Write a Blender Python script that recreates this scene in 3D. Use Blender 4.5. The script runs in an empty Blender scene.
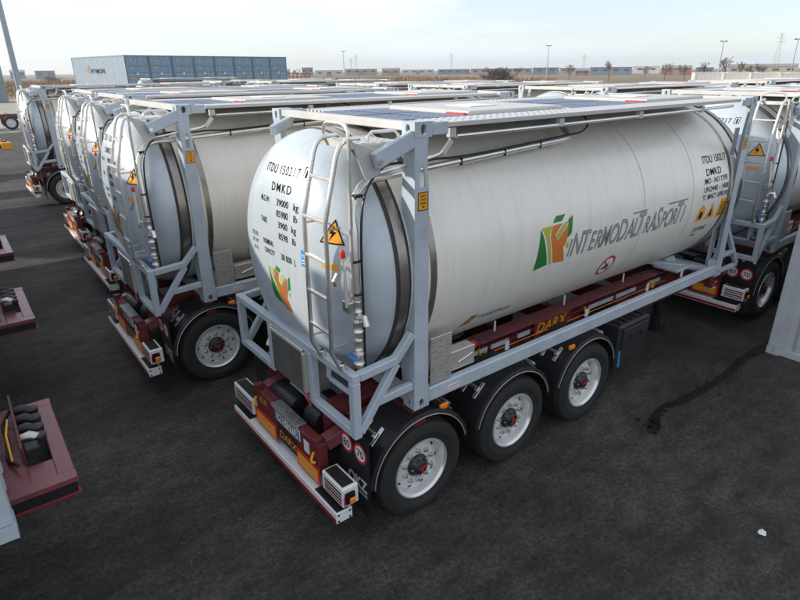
import bpy, bmesh, math, random
from mathutils import Vector, Matrix
R = math.radians
PI = math.pi
S = bpy.context.scene
COL = S.collection
random.seed(7)

# ------------------------------------------------------------------ camera, world, sun, exposure
CAM = Vector((-2.848, -4.718, 4.179))
YAW, PITCH, ROLL, FPX = R(52.423), R(-22.092), R(-0.502), 566.229
cd = bpy.data.cameras.new('camera')
cam = bpy.data.objects.new('camera', cd)
COL.objects.link(cam)
F = Vector((math.cos(YAW)*math.cos(PITCH), math.sin(YAW)*math.cos(PITCH), math.sin(PITCH)))
RT = Vector((math.sin(YAW), -math.cos(YAW), 0))
UP = RT.cross(F)
R2 = RT*math.cos(ROLL) + UP*math.sin(ROLL)
U2 = -RT*math.sin(ROLL) + UP*math.cos(ROLL)
cam.matrix_world = Matrix(((R2.x, U2.x, -F.x, CAM.x), (R2.y, U2.y, -F.y, CAM.y), (R2.z, U2.z, -F.z, CAM.z), (0, 0, 0, 1)))
cd.sensor_width = 36
cd.lens = FPX/800*36
cd.clip_start = 0.05
cd.clip_end = 6000
S.camera = cam

SUN_AZ, SUN_EL = 137.0, 20.0            # direction the sun stands in, degrees from +x
w = bpy.data.worlds.new('World')
S.world = w
w.use_nodes = True
nt = w.node_tree
nt.nodes.clear()
def N(nt, t, **kw):
    n = nt.nodes.new(t)
    for k, v in kw.items():
        if hasattr(n, k): setattr(n, k, v)
        else: n.inputs[k].default_value = v
    return n
out = N(nt, 'ShaderNodeOutputWorld')
bg = N(nt, 'ShaderNodeBackground', Strength=0.14)
sky = N(nt, 'ShaderNodeTexSky', sky_type='NISHITA', sun_disc=False)
sky.sun_elevation = R(SUN_EL)
sky.sun_rotation = R(90-SUN_AZ)
sky.air_density = 1.0
sky.dust_density = 0.25
sky.ozone_density = 3.0
tc = N(nt, 'ShaderNodeTexCoord')
mp = N(nt, 'ShaderNodeMapping')
mp.inputs['Scale'].default_value = (1.0, 1.0, 7.0)
mp.inputs['Rotation'].default_value = (R(3), R(-2), R(20))
ns = N(nt, 'ShaderNodeTexNoise', Scale=2.3, Detail=7.0, Roughness=0.55)
rp = N(nt, 'ShaderNodeValToRGB')
rp.color_ramp.elements[0].position = 0.43
rp.color_ramp.elements[0].color = (0.48, 0.48, 0.48, 1)
rp.color_ramp.elements[1].position = 0.58
rp.color_ramp.elements[1].color = (1, 1, 1, 1)
mx = N(nt, 'ShaderNodeMix', data_type='RGBA')
mx.inputs['B'].default_value = (5.35, 5.60, 5.95, 1)
nt.links.new(tc.outputs['Generated'], mp.inputs['Vector'])
nt.links.new(mp.outputs['Vector'], ns.inputs['Vector'])
nt.links.new(ns.outputs['Fac'], rp.inputs['Fac'])
nt.links.new(rp.outputs['Color'], mx.inputs['Factor'])
nt.links.new(sky.outputs['Color'], mx.inputs['A'])
nt.links.new(mx.outputs['Result'], bg.inputs['Color'])
nt.links.new(bg.outputs['Background'], out.inputs['Surface'])

sd = bpy.data.lights.new('sun', 'SUN')
sd.energy = 4.0
sd.angle = R(1.2)
sd.color = (1.0, 0.92, 0.80)
so = bpy.data.objects.new('sun', sd)
COL.objects.link(so)
sdir = Vector((math.cos(R(SUN_AZ))*math.cos(R(SUN_EL)), math.sin(R(SUN_AZ))*math.cos(R(SUN_EL)), math.sin(R(SUN_EL))))
so.rotation_euler = (-sdir).to_track_quat('-Z', 'Y').to_euler()
so.location = sdir*80
S.view_settings.view_transform = 'Standard'
S.view_settings.look = 'None'
S.view_settings.gamma = 1
S.view_settings.exposure = 0.48

# ------------------------------------------------------------------ materials
MATS = {}
def mat(name, col, rough=0.5, metal=0.0, noise=0.0, nscale=6.0, bump=0.0, bscale=40.0, stretch=(1, 1, 1), spec=0.5, dirt=0.0, dirtcol=(0.12, 0.10, 0.08), dstretch=None):
    m = bpy.data.materials.new(name)
    m.use_nodes = True
    t = m.node_tree
    b = t.nodes['Principled BSDF']
    b.inputs['Base Color'].default_value = (*col, 1)
    b.inputs['Roughness'].default_value = rough
    b.inputs['Metallic'].default_value = metal
    b.inputs['Specular IOR Level'].default_value = spec
    if noise or bump or dirt:
        c = N(t, 'ShaderNodeTexCoord')
        mpn = N(t, 'ShaderNodeMapping')
        mpn.inputs['Scale'].default_value = stretch
        t.links.new(c.outputs['Object'], mpn.inputs['Vector'])
        last = None
        if noise:
            n = N(t, 'ShaderNodeTexNoise', Scale=nscale, Detail=6.0, Roughness=0.6)
            t.links.new(mpn.outputs['Vector'], n.inputs['Vector'])
            r = N(t, 'ShaderNodeMapRange')
            r.inputs['From Min'].default_value = 0.3
            r.inputs['From Max'].default_value = 0.7
            r.inputs['To Min'].default_value = 1-noise
            r.inputs['To Max'].default_value = 1+noise
            t.links.new(n.outputs['Fac'], r.inputs['Value'])
            v = N(t, 'ShaderNodeMix', data_type='RGBA', blend_type='MULTIPLY')
            v.inputs['Factor'].default_value = 1
            v.inputs['A'].default_value = (*col, 1)
            t.links.new(r.outputs['Result'], v.inputs['B'])
            last = v.outputs['Result']
            rr = N(t, 'ShaderNodeMapRange')
            rr.inputs['To Min'].default_value = max(0.02, rough-0.12)
            rr.inputs['To Max'].default_value = min(1, rough+0.12)
            t.links.new(n.outputs['Fac'], rr.inputs['Value'])
            t.links.new(rr.outputs['Result'], b.inputs['Roughness'])
        if dirt:
            n2 = N(t, 'ShaderNodeTexNoise', Scale=3.1, Detail=9.0, Roughness=0.72)
            if dstretch:
                md = N(t, 'ShaderNodeMapping'); md.inputs['Scale'].default_value = dstretch
                t.links.new(c.outputs['Object'], md.inputs['Vector']); t.links.new(md.outputs['Vector'], n2.inputs['Vector'])
            else: t.links.new(c.outputs['Object'], n2.inputs['Vector'])
            r2 = N(t, 'ShaderNodeMapRange')
            r2.inputs['From Min'].default_value = 0.5
            r2.inputs['From Max'].default_value = 0.78
            r2.inputs['To Max'].default_value = dirt
            t.links.new(n2.outputs['Fac'], r2.inputs['Value'])
            v2 = N(t, 'ShaderNodeMix', data_type='RGBA')
            if last: t.links.new(last, v2.inputs['A'])
            else: v2.inputs['A'].default_value = (*col, 1)
            v2.inputs['B'].default_value = (*dirtcol, 1)
            t.links.new(r2.outputs['Result'], v2.inputs['Factor'])
            last = v2.outputs['Result']
        if last: t.links.new(last, b.inputs['Base Color'])
        if bump:
            n3 = N(t, 'ShaderNodeTexNoise', Scale=bscale, Detail=4.0, Roughness=0.6)
            t.links.new(mpn.outputs['Vector'], n3.inputs['Vector'])
            bp = N(t, 'ShaderNodeBump', Strength=bump, Distance=0.02)
            t.links.new(n3.outputs['Fac'], bp.inputs['Height'])
            t.links.new(bp.outputs['Normal'], b.inputs['Normal'])
    MATS[name] = m
    return m
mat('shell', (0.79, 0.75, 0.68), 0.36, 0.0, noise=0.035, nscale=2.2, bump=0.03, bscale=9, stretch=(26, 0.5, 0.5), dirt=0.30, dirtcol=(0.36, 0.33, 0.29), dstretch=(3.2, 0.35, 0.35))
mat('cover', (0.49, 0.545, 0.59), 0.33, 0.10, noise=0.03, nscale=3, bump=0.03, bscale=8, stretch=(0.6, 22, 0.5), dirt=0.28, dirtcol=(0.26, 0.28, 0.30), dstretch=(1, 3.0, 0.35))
mat('frame', (0.43, 0.485, 0.54), 0.40, 0.0, noise=0.08, nscale=4, dirt=0.38, dirtcol=(0.24, 0.22, 0.20))
mat('roofwhite', (0.50, 0.49, 0.47), 0.5, 0.0, noise=0.06, dirt=0.25, dirtcol=(0.35, 0.30, 0.25))
mat('steel', (0.76, 0.74, 0.70), 0.30, 0.85, noise=0.06, nscale=8)
mat('dullsteel', (0.50, 0.49, 0.47), 0.38, 0.9, noise=0.10, nscale=8, dirt=0.2)
mat('zinc', (0.70, 0.71, 0.72), 0.30, 0.9, noise=0.12, nscale=14)
mat('plate', (0.62, 0.59, 0.54), 0.40, 0.6, noise=0.05, nscale=8, dirt=0.12)
mat('seal', (0.035, 0.033, 0.032), 0.6, noise=0.2)
mat('bandmetal', (0.30, 0.27, 0.245), 0.28, 0.8, noise=0.2, nscale=3)
mat('seam', (0.16, 0.155, 0.15), 0.6)
mat('black', (0.012, 0.0125, 0.014), 0.42, noise=0.15, dirt=0.12, dirtcol=(0.06, 0.055, 0.05))
mat('plastic', (0.018, 0.018, 0.019), 0.5, noise=0.2, bump=0.08, bscale=90)
mat('rubber', (0.0145, 0.014, 0.0135), 0.78, noise=0.25, nscale=9, bump=0.1, bscale=60, dirt=0.25, dirtcol=(0.045, 0.041, 0.037))
mat('hose', (0.012, 0.012, 0.013), 0.4)
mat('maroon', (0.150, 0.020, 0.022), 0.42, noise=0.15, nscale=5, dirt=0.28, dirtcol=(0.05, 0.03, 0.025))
mat('maroonsheen', (0.20, 0.055, 0.062), 0.28, noise=0.15, nscale=5, dirt=0.35, dirtcol=(0.15, 0.09, 0.085))  # paler mauve copy of the maroon: sky reflection mixed into the base colour
mat('white', (0.74, 0.74, 0.73), 0.4, noise=0.05, dirt=0.12, dirtcol=(0.4, 0.37, 0.33))
mat('rim', (0.66, 0.655, 0.64), 0.45, 0.05, noise=0.08, nscale=12, dirt=0.2, dirtcol=(0.25, 0.22, 0.2))
mat('rimedge', (0.74, 0.74, 0.73), 0.30, 0.6, noise=0.05)
mat('red', (0.60, 0.02, 0.022), 0.35)
mat('darkred', (0.30, 0.012, 0.018), 0.35)
mat('yellow', (0.80, 0.36, 0.01), 0.4)
mat('amberpanel', (0.85, 0.36, 0.03), 0.35)
mat('amber', (0.85, 0.22, 0.01), 0.2)
mat('ink', (0.012, 0.012, 0.014), 0.85, spec=0.05)
mat('greyink', (0.18, 0.175, 0.165), 0.5)
mat('lettersilver', (0.42, 0.41, 0.39), 0.4, 0.3)
mat('green', (0.016, 0.18, 0.030), 0.45)
mat('olive', (0.42, 0.45, 0.03), 0.45)
mat('orange', (0.62, 0.17, 0.02), 0.45)
mat('brown', (0.36, 0.12, 0.03), 0.45)
mat('blue', (0.03, 0.22, 0.62), 0.45)
mat('navy', (0.02, 0.10, 0.30), 0.45)
mat('signwhite', (0.80, 0.80, 0.78), 0.4)
mat('blueplastic', (0.05, 0.22, 0.50), 0.4)
mat('stack', (0.33, 0.40, 0.47), 0.5, noise=0.08, nscale=1.5, dirt=0.25, dirtcol=(0.2, 0.19, 0.18))
mat('stackdoor', (0.20, 0.31, 0.42), 0.5, noise=0.10, nscale=1.5, dirt=0.2, dirtcol=(0.2, 0.2, 0.2))
mat('stacktrim', (0.12, 0.19, 0.26), 0.5, noise=0.1)
mat('stackgrey', (0.22, 0.25, 0.27), 0.6, noise=0.1)
mat('concrete', (0.30, 0.275, 0.235), 0.85, noise=0.16, nscale=0.35, bump=0.1, bscale=30, dirt=0.4, dirtcol=(0.14, 0.125, 0.11))
mat('field', (0.175, 0.115, 0.062), 0.95, noise=0.35, nscale=0.03, dirt=0.3, dirtcol=(0.10, 0.085, 0.04))
mat('reed', (0.25, 0.145, 0.06), 0.85, noise=0.3, nscale=0.5)
mat('bark', (0.075, 0.055, 0.042), 0.9, noise=0.3)
mat('twig', (0.115, 0.075, 0.05), 0.9, noise=0.3)
mat('bshrub', (0.06, 0.055, 0.03), 0.9, noise=0.4, nscale=3)
mat('b_tan', (0.36, 0.29, 0.22), 0.8, noise=0.06, nscale=0.2)
mat('b_blue', (0.13, 0.19, 0.27), 0.7, noise=0.06, nscale=0.2)
mat('b_white', (0.52, 0.51, 0.48), 0.8, noise=0.06, nscale=0.2)
mat('b_red', (0.28, 0.09, 0.06), 0.8, noise=0.06, nscale=0.2)
mat('b_roof', (0.22, 0.20, 0.19), 0.8, noise=0.1, nscale=0.2)
mat('b_glass', (0.03, 0.04, 0.05), 0.2)
mat('mast', (0.33, 0.37, 0.41), 0.45, 0.3, noise=0.06)
mat('darkmast', (0.10, 0.11, 0.12), 0.5)
mat('stain', (0.004, 0.004, 0.0045), 0.35)
mat('reds', (0.42, 0.05, 0.03), 0.5)
mat('boxgrey', (0.52, 0.54, 0.56), 0.45, noise=0.08, dirt=0.6, dirtcol=(0.3, 0.29, 0.27))
mat('paper', (0.7, 0.7, 0.68), 0.7)

def special_materials():
    # asphalt: aggregate speckle, large dull patches, hairline wear
    m = bpy.data.materials.new('asphalt'); m.use_nodes = True
    t = m.node_tree; b = t.nodes['Principled BSDF']
    c = N(t, 'ShaderNodeTexCoord')
    n1 = N(t, 'ShaderNodeTexNoise', Scale=0.45, Detail=8.0, Roughness=0.65)
    n2 = N(t, 'ShaderNodeTexNoise', Scale=22.0, Detail=6.0, Roughness=0.9)
    n4 = N(t, 'ShaderNodeTexNoise', Scale=3.2, Detail=8.0, Roughness=0.75)
    vo = N(t, 'ShaderNodeTexVoronoi', Scale=17.0)
    mm = N(t, 'ShaderNodeMapping')
    mm.inputs['Scale'].default_value = (0.8, 1.4, 1)
    mm.inputs['Rotation'].default_value = (0, 0, R(20))
    t.links.new(c.outputs['Object'], mm.inputs['Vector'])
    for n in (n2, vo): t.links.new(c.outputs['Object'], n.inputs['Vector'])
    for n in (n1, n4): t.links.new(mm.outputs['Vector'], n.inputs['Vector'])
    r1 = N(t, 'ShaderNodeValToRGB')
    r1.color_ramp.elements[0].position = 0.32; r1.color_ramp.elements[0].color = (0.0105, 0.0107, 0.0113, 1)
    r1.color_ramp.elements[1].position = 0.70; r1.color_ramp.elements[1].color = (0.060, 0.0535, 0.046, 1)
    t.links.new(n1.outputs['Fac'], r1.inputs['Fac'])
    r2 = N(t, 'ShaderNodeMapRange')
    r2.inputs['From Min'].default_value = 0.38; r2.inputs['From Max'].default_value = 0.62
    r2.inputs['To Min'].default_value = 0.3; r2.inputs['To Max'].default_value = 1.9
    t.links.new(n2.outputs['Fac'], r2.inputs['Value'])
    a = N(t, 'ShaderNodeMix', data_type='RGBA', blend_type='MULTIPLY'); a.inputs['Factor'].default_value = 1
    t.links.new(r1.outputs['Color'], a.inputs['A']); t.links.new(r2.outputs['Result'], a.inputs['B'])
    r4 = N(t, 'ShaderNodeMapRange')
    r4.inputs['From Min'].default_value = 0.35; r4.inputs['From Max'].default_value = 0.68
    r4.inputs['To Min'].default_value = 0.5; r4.inputs['To Max'].default_value = 1.6
    t.links.new(n4.outputs['Fac'], r4.inputs['Value'])
    a2 = N(t, 'ShaderNodeMix', data_type='RGBA', blend_type='MULTIPLY'); a2.inputs['Factor'].default_value = 1
    t.links.new(a.outputs['Result'], a2.inputs['A']); t.links.new(r4.outputs['Result'], a2.inputs['B'])
    # sparse pale chips
    r3 = N(t, 'ShaderNodeMapRange')
    r3.inputs['From Min'].default_value = 0.17; r3.inputs['From Max'].default_value = 0.09
    t.links.new(vo.outputs['Distance'], r3.inputs['Value'])
    n5 = N(t, 'ShaderNodeTexNoise', Scale=6.0, Detail=3.0)
    t.links.new(c.outputs['Object'], n5.inputs['Vector'])
    r5 = N(t, 'ShaderNodeMapRange'); r5.inputs['From Min'].default_value = 0.57; r5.inputs['From Max'].default_value = 0.72
    t.links.new(n5.outputs['Fac'], r5.inputs['Value'])
    mu = N(t, 'ShaderNodeMath', operation='MULTIPLY'); t.links.new(r3.outputs['Result'], mu.inputs[0]); t.links.new(r5.outputs['Result'], mu.inputs[1])
    mu2 = N(t, 'ShaderNodeMath', operation='MULTIPLY'); t.links.new(mu.outputs[0], mu2.inputs[0]); mu2.inputs[1].default_value = 0.75
    a3 = N(t, 'ShaderNodeMix', data_type='RGBA'); a3.inputs['B'].default_value = (0.26, 0.25, 0.235, 1)
    t.links.new(mu2.outputs[0], a3.inputs['Factor']); t.links.new(a2.outputs['Result'], a3.inputs['A'])
    t.links.new(a3.outputs['Result'], b.inputs['Base Color'])
    b.inputs['Roughness'].default_value = 0.8
    b.inputs['Specular IOR Level'].default_value = 0.35
    bp = N(t, 'ShaderNodeBump', Strength=0.55, Distance=0.01)
    t.links.new(n2.outputs['Fac'], bp.inputs['Height']); t.links.new(bp.outputs['Normal'], b.inputs['Normal'])
    MATS['asphalt'] = m
    # solar panel: cells with pale grid
    m = bpy.data.materials.new('solar'); m.use_nodes = True
    t = m.node_tree; b = t.nodes['Principled BSDF']
    c = N(t, 'ShaderNodeTexCoord')
    br = N(t, 'ShaderNodeTexBrick', offset=0.0, squash=1.0)
    br.inputs['Scale'].default_value = 1.0
    br.inputs['Brick Width'].default_value = 0.125; br.inputs['Row Height'].default_value = 0.125
    br.inputs['Mortar Size'].default_value = 0.007; br.inputs['Mortar Smooth'].default_value = 0.1
    br.inputs['Color1'].default_value = (0.025, 0.055, 0.14, 1); br.inputs['Color2'].default_value = (0.045, 0.08, 0.17, 1)
    br.inputs['Mortar'].default_value = (0.42, 0.46, 0.52, 1)
    t.links.new(c.outputs['Object'], br.inputs['Vector'])
    t.links.new(br.outputs['Color'], b.inputs['Base Color'])
    b.inputs['Roughness'].default_value = 0.45; b.inputs['Specular IOR Level'].default_value = 0.25
    MATS['solar'] = m
    # perforated grating
    m = bpy.data.materials.new('grating'); m.use_nodes = True
    t = m.node_tree; b = t.nodes['Principled BSDF']
    c = N(t, 'ShaderNodeTexCoord')
    br = N(t, 'ShaderNodeTexBrick', offset=0.0, squash=1.0)
    br.inputs['Scale'].default_value = 1.0
    br.inputs['Brick Width'].default_value = 0.085; br.inputs['Row Height'].default_value = 0.08
    br.inputs['Mortar Size'].default_value = 0.026; br.inputs['Mortar Smooth'].default_value = 0.3
    br.inputs['Color1'].default_value = (0.07, 0.075, 0.08, 1); br.inputs['Color2'].default_value = (0.12, 0.125, 0.13, 1)
    br.inputs['Mortar'].default_value = (0.70, 0.70, 0.69, 1)
    t.links.new(c.outputs['Object'], br.inputs['Vector'])
    t.links.new(br.outputs['Color'], b.inputs['Base Color'])
    b.inputs['Roughness'].default_value = 0.4; b.inputs['Metallic'].default_value = 0.5
    bp = N(t, 'ShaderNodeBump', Strength=0.8, Distance=0.01)
    t.links.new(br.outputs['Fac'], bp.inputs['Height']); t.links.new(bp.outputs['Normal'], b.inputs['Normal'])
    MATS['grating'] = m
special_materials()
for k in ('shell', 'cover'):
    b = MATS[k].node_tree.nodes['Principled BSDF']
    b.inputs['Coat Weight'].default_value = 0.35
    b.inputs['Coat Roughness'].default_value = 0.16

# ------------------------------------------------------------------ helpers
class MB:
    """collects shapes into one bmesh"""
    def __init__(s): s.bm = bmesh.new()
    def poly(s, pts): return s.bm.faces.new([s.bm.verts.new(p) for p in pts])
    def box(s, c, d, bev=0.0, rot=None):
        r = bmesh.ops.create_cube(s.bm, size=1)
        vs = r['verts']
        for v in vs: v.co = Vector((v.co.x*d[0], v.co.y*d[1], v.co.z*d[2]))
        if bev:
            es = list({e for v in vs for e in v.link_edges})
            g = bmesh.ops.bevel(s.bm, geom=es, offset=bev, segments=1, affect='EDGES', profile=0.5)
            vs = list({v for f in g['faces'] for v in f.verts} | {v for v in vs if v.is_valid})
        for v in vs:
            p = v.co if rot is None else rot @ v.co
            v.co = p + Vector(c)
        return s
    def bb(s, a, b, bev=0.0):
        return s.box([(a[i]+b[i])/2 for i in range(3)], [abs(b[i]-a[i]) for i in range(3)], bev)
    def beam(s, p, q, w, h, bev=0.006, up=(0, 0, 1)):
        p, q = Vector(p), Vector(q)
        x = (q-p).normalized(); u = Vector(up)
        y = u.cross(x)
        if y.length < 1e-4: y = Vector((0, 1, 0)).cross(x)
        y.normalize(); z = x.cross(y)
        m = Matrix((x, y, z)).transposed()
        return s.box((p+q)/2, ((q-p).length, w, h), bev, m)
    def tube(s, pts, r, n=8, cap=True, sm=0):
        pts = [Vector(p) for p in pts]
        if sm:
            q = []
            for i in range(len(pts)-1):
                a, b, c, d = pts[max(0, i-1)], pts[i], pts[i+1], pts[min(len(pts)-1, i+2)]
                for k in range(sm):
                    t = k/sm
                    q.append(0.5*((2*b)+(c-a)*t+(2*a-5*b+4*c-d)*t*t+(3*b-a-3*c+d)*t**3))
            pts = q+[pts[-1]]
        rings = []; ref = None
        for i, p in enumerate(pts):
            if i == 0: d = pts[1]-p
            elif i == len(pts)-1: d = p-pts[i-1]
            else: d = (pts[i+1]-p).normalized()+(p-pts[i-1]).normalized()
            d.normalize()
            if ref is None:
                ref = Vector((0, 0, 1)) if abs(d.z) < 0.9 else Vector((1, 0, 0))
            a = (ref - d*ref.dot(d)).normalized(); ref = a
            b = d.cross(a)
            rr = r[i] if isinstance(r, (list, tuple)) else r
            rings.append([s.bm.verts.new(p + (a*math.cos(2*PI*k/n)+b*math.sin(2*PI*k/n))*rr) for k in range(n)])
        for A, B in zip(rings, rings[1:]):
            for k in range(n):
                s.bm.faces.new((A[k], A[(k+1) % n], B[(k+1) % n], B[k]))
        if cap:
            s.bm.faces.new(rings[0][::-1]); s.bm.faces.new(rings[-1])
        return s
    def lathe(s, prof, c, axis='y', n=40, closed=False):
        """prof: list of (offset along axis, radius)"""
        rings = []
        for a, r in prof:
            ring = []
            for k in range(n):
                t = 2*PI*k/n
                u, v = r*math.cos(t), r*math.sin(t)
                p = (a, u, v) if axis == 'x' else ((v, a, u) if axis == 'y' else (u, v, a))
                ring.append(s.bm.verts.new(Vector(p)+Vector(c)))
                if r < 1e-6: break
            rings.append(ring)
        prs = list(zip(rings, rings[1:]))
        if closed: prs.append((rings[-1], rings[0]))
        for A, B in prs:
            for k in range(n):
                k2 = (k+1) % n
                if len(A) == 1 and len(B) == 1: continue
                if len(A) == 1: s.bm.faces.new((A[0], B[k2], B[k]))
                elif len(B) == 1: s.bm.faces.new((A[k], A[k2], B[0]))
                else: s.bm.faces.new((A[k], A[k2], B[k2], B[k]))
        return s
    def slab(s, outer, holes, o, u, v, nrm, th):
        """plate of thickness th with real through holes; outer and holes are 2D loops in the frame (o; u, v), nrm towards the viewer"""
        o, u, v, nrm = Vector(o), Vector(u), Vector(v), Vector(nrm)
        b2 = bmesh.new()
        loops = []
        for lp in [outer]+holes:
            vs = [b2.verts.new((x, y, 0)) for x, y in lp]
            es = [b2.edges.new((vs[i], vs[(i+1) % len(vs)])) for i in range(len(vs))]
            loops.append(es)
        bmesh.ops.triangle_fill(b2, use_beauty=True, use_dissolve=False, edges=[e for l in loops for e in l])
        b2.verts.ensure_lookup_table()
        V0 = {vv: s.bm.verts.new(o+u*vv.co.x+v*vv.co.y) for vv in b2.verts}
        V1 = {vv: s.bm.verts.new(o+u*vv.co.x+v*vv.co.y-nrm*th) for vv in b2.verts}
        for f in b2.faces:
            s.bm.faces.new([V0[x] for x in f.verts]); s.bm.faces.new([V1[x] for x in reversed(f.verts)])
        for e in b2.edges:
            if len(e.link_faces) == 1:
                a, b = e.verts
                s.bm.faces.new((V0[a], V0[b], V1[b], V1[a]))
        b2.free()
        return s
    def prism(s, pts, d):
        """closed 3D polygon swept by d"""
        d = Vector(d)
        a = [s.bm.verts.new(Vector(p)) for p in pts]; b = [s.bm.verts.new(Vector(p)+d) for p in pts]
        s.bm.faces.new(a); s.bm.faces.new(b[::-1])
        for i in range(len(a)):
            j = (i+1) % len(a)
            s.bm.faces.new((a[j], a[i], b[i], b[j]))
        return s
    def build(s, name, m, parent=None, org=(0, 0, 0), smooth=0.0):
        bmesh.ops.recalc_face_normals(s.bm, faces=s.bm.faces[:])
        if org != (0, 0, 0): bmesh.ops.translate(s.bm, verts=s.bm.verts[:], vec=-Vector(org))
        me = bpy.data.meshes.new(name)
        s.bm.to_mesh(me); s.bm.free()
        for mm in (m if isinstance(m, (list, tuple)) else [m]):
            me.materials.append(MATS[mm] if isinstance(mm, str) else mm)
        if smooth:
            me.set_sharp_from_angle(angle=R(smooth))
            for p in me.polygons: p.use_smooth = True
            try: me.set_sharp_from_angle(angle=R(smooth))
            except Exception: pass
        o = bpy.data.objects.new(name, me)
        COL.objects.link(o)
        if parent: o.parent = parent
        if name in SMALL: o['kind'] = 'stuff'
        return o
SMALL = {'wheel_nuts', 'hub_bolts', 'rim_holes', 'hub_mark', 'sidewall_lettering', 'tread_strip', 'seam', 'registration_print', 'plate_print', 'small_print'}
def tag(o, label, cat, group=None):
    o['label'] = label; o['category'] = cat
    if group: o['group'] = group
    return o
def thing(name, label, cat, loc=(0, 0, 0), rz=0, group=None):
    o = bpy.data.objects.new(name, None); COL.objects.link(o)
    o.location = loc; o.rotation_euler = (0, 0, rz); o.empty_display_size = 0.2
    return tag(o, label, cat, group)
KIDS = {}
def kids(o):
    if not KIDS:
        for x in bpy.data.objects:
            if x.parent: KIDS.setdefault(x.parent.name, []).append(x)
    return KIDS.get(o.name, [])
def copy_tree(o, parent=None, skip=()):
    c = o.copy(); COL.objects.link(c)
    if parent: c.parent = parent
    for ch in kids(o):
        if base(ch.name) not in skip: copy_tree(ch, c, skip)
    return c
def base(n): return n.split('.')[0]
def struct(o, label=None):
    o['kind'] = 'structure'
    if label: o['label'] = label
    return o
def stadium(cx, cy, w, h, n=5):
    """upright slot outline"""
    r = w/2; p = []
    for k in range(n+1): p.append((cx+r*math.cos(PI*k/n), cy+h/2-r+r*math.sin(PI*k/n)))
    for k in range(n+1): p.append((cx-r*math.cos(PI*k/n), cy-h/2+r-r*math.sin(PI*k/n)))
    return p

# flat print: 2D triangles bent onto a surface
_tc = {}
def text2d(s, size, shear=0.0, offset=0.0, space=1.0, sx=1.0):
    key = (s, size, shear, offset, space, sx)
    if key not in _tc:
        cu = bpy.data.curves.new('t', 'FONT')
        cu.body = s; cu.size = size; cu.shear = shear; cu.offset = offset; cu.space_character = space
        cu.resolution_u = 3
        ob = bpy.data.objects.new('t', cu); COL.objects.link(ob)
        bpy.context.view_layer.update()
        me = bpy.data.meshes.new_from_object(ob.evaluated_get(bpy.context.evaluated_depsgraph_get()))
        _tc[key] = ([(v.co.x*sx, v.co.y) for v in me.vertices], [tuple(p.vertices) for p in me.polygons])
        bpy.data.objects.remove(ob); bpy.data.curves.remove(cu); bpy.data.meshes.remove(me)
    return _tc[key]
class Print:
    def __init__(s): s.bm = bmesh.new()
    def text(s, t, x, y, size, al='l', w=None, **kw):
        kw.setdefault('offset', 0.010*size)
        v, f = text2d(t, size, **kw)
        if not v: return s
        if w:
            lo, hi = min(p[0] for p in v), max(p[0] for p in v)
            v = [((p[0]-lo)*w/(hi-lo), p[1]) for p in v]
        wd = max(p[0] for p in v)
        dx = x - (wd if al == 'r' else wd/2 if al == 'c' else 0)
        vs = [s.bm.verts.new((p[0]+dx, p[1]+y, 0)) for p in v]
        for p in f:
            try: s.bm.faces.new([vs[i] for i in p])
            except ValueError: pass
        return s
    def poly(s, pts, x=0, y=0, sc=1):
        s.bm.faces.new([s.bm.verts.new((px*sc+x, py*sc+y, 0)) for px, py in pts]); return s
    def rect(s, x0, y0, x1, y1): return s.poly([(x0, y0), (x1, y0), (x1, y1), (x0, y1)])
    def ring(s, cx, cy, r0, r1, n=28):
        a = [s.bm.verts.new((cx+r0*math.cos(2*PI*k/n), cy+r0*math.sin(2*PI*k/n), 0)) for k in range(n)]
        b = [s.bm.verts.new((cx+r1*math.cos(2*PI*k/n), cy+r1*math.sin(2*PI*k/n), 0)) for k in range(n)]
        for k in range(n): s.bm.faces.new((a[k], b[k], b[(k+1) % n], a[(k+1) % n]))
        return s
    def disc(s, cx, cy, r, n=28): return s.poly([(cx+r*math.cos(2*PI*k/n), cy+r*math.sin(2*PI*k/n)) for k in range(n)])
    def build(s, name, m, parent, fn, org=(0, 0, 0), cut=0.05, cutx=False):
        if cut:
            for ax in ((1, 0) if cutx else (1,)):
                cs = [v.co[ax] for v in s.bm.verts]
                k = math.floor(min(cs)/cut)*cut+cut
                while k < max(cs):
                    pl = Vector((0, 0, 0)); pl[ax] = k; no = Vector((0, 0, 0)); no[ax] = 1
                    bmesh.ops.bisect_plane(s.bm, geom=s.bm.verts[:]+s.bm.edges[:]+s.bm.faces[:], plane_co=pl, plane_no=no, dist=1e-6)
                    k += cut
        for v in s.bm.verts: v.co = Vector(fn(v.co.x, v.co.y))-Vector(org)
        me = bpy.data.meshes.new(name); s.bm.to_mesh(me); s.bm.free()
        me.materials.append(MATS[m])
        o = bpy.data.objects.new(name, me); COL.objects.link(o); o.parent = parent
        if name in SMALL: o['kind'] = 'stuff'
        return o
def on_plane(o, u, v):
    o, u, v = Vector(o), Vector(u), Vector(v)
    return lambda x, y: o+u*x+v*y

# ------------------------------------------------------------------ the setting: ground sheets
def sheet(name, x0, y0, x1, y1, z, m, label=None):
    b = MB(); b.poly([(x0, y0, z), (x1, y0, z), (x1, y1, z), (x0, y1, z)])
    return struct(b.build(name, m), label)
sheet('field', -2500, -2500, 2500, 2500, -0.06, 'field', 'dry brown winter field reaching the horizon')
sheet('concrete_apron', -90, 49, 110, 118, -0.02, 'concrete', 'pale concrete apron beyond the asphalt yard')
sheet('asphalt_yard', -80, -60, 90, 49.02, 0.0, 'asphalt', 'dark worn asphalt of the trailer yard')

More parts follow.
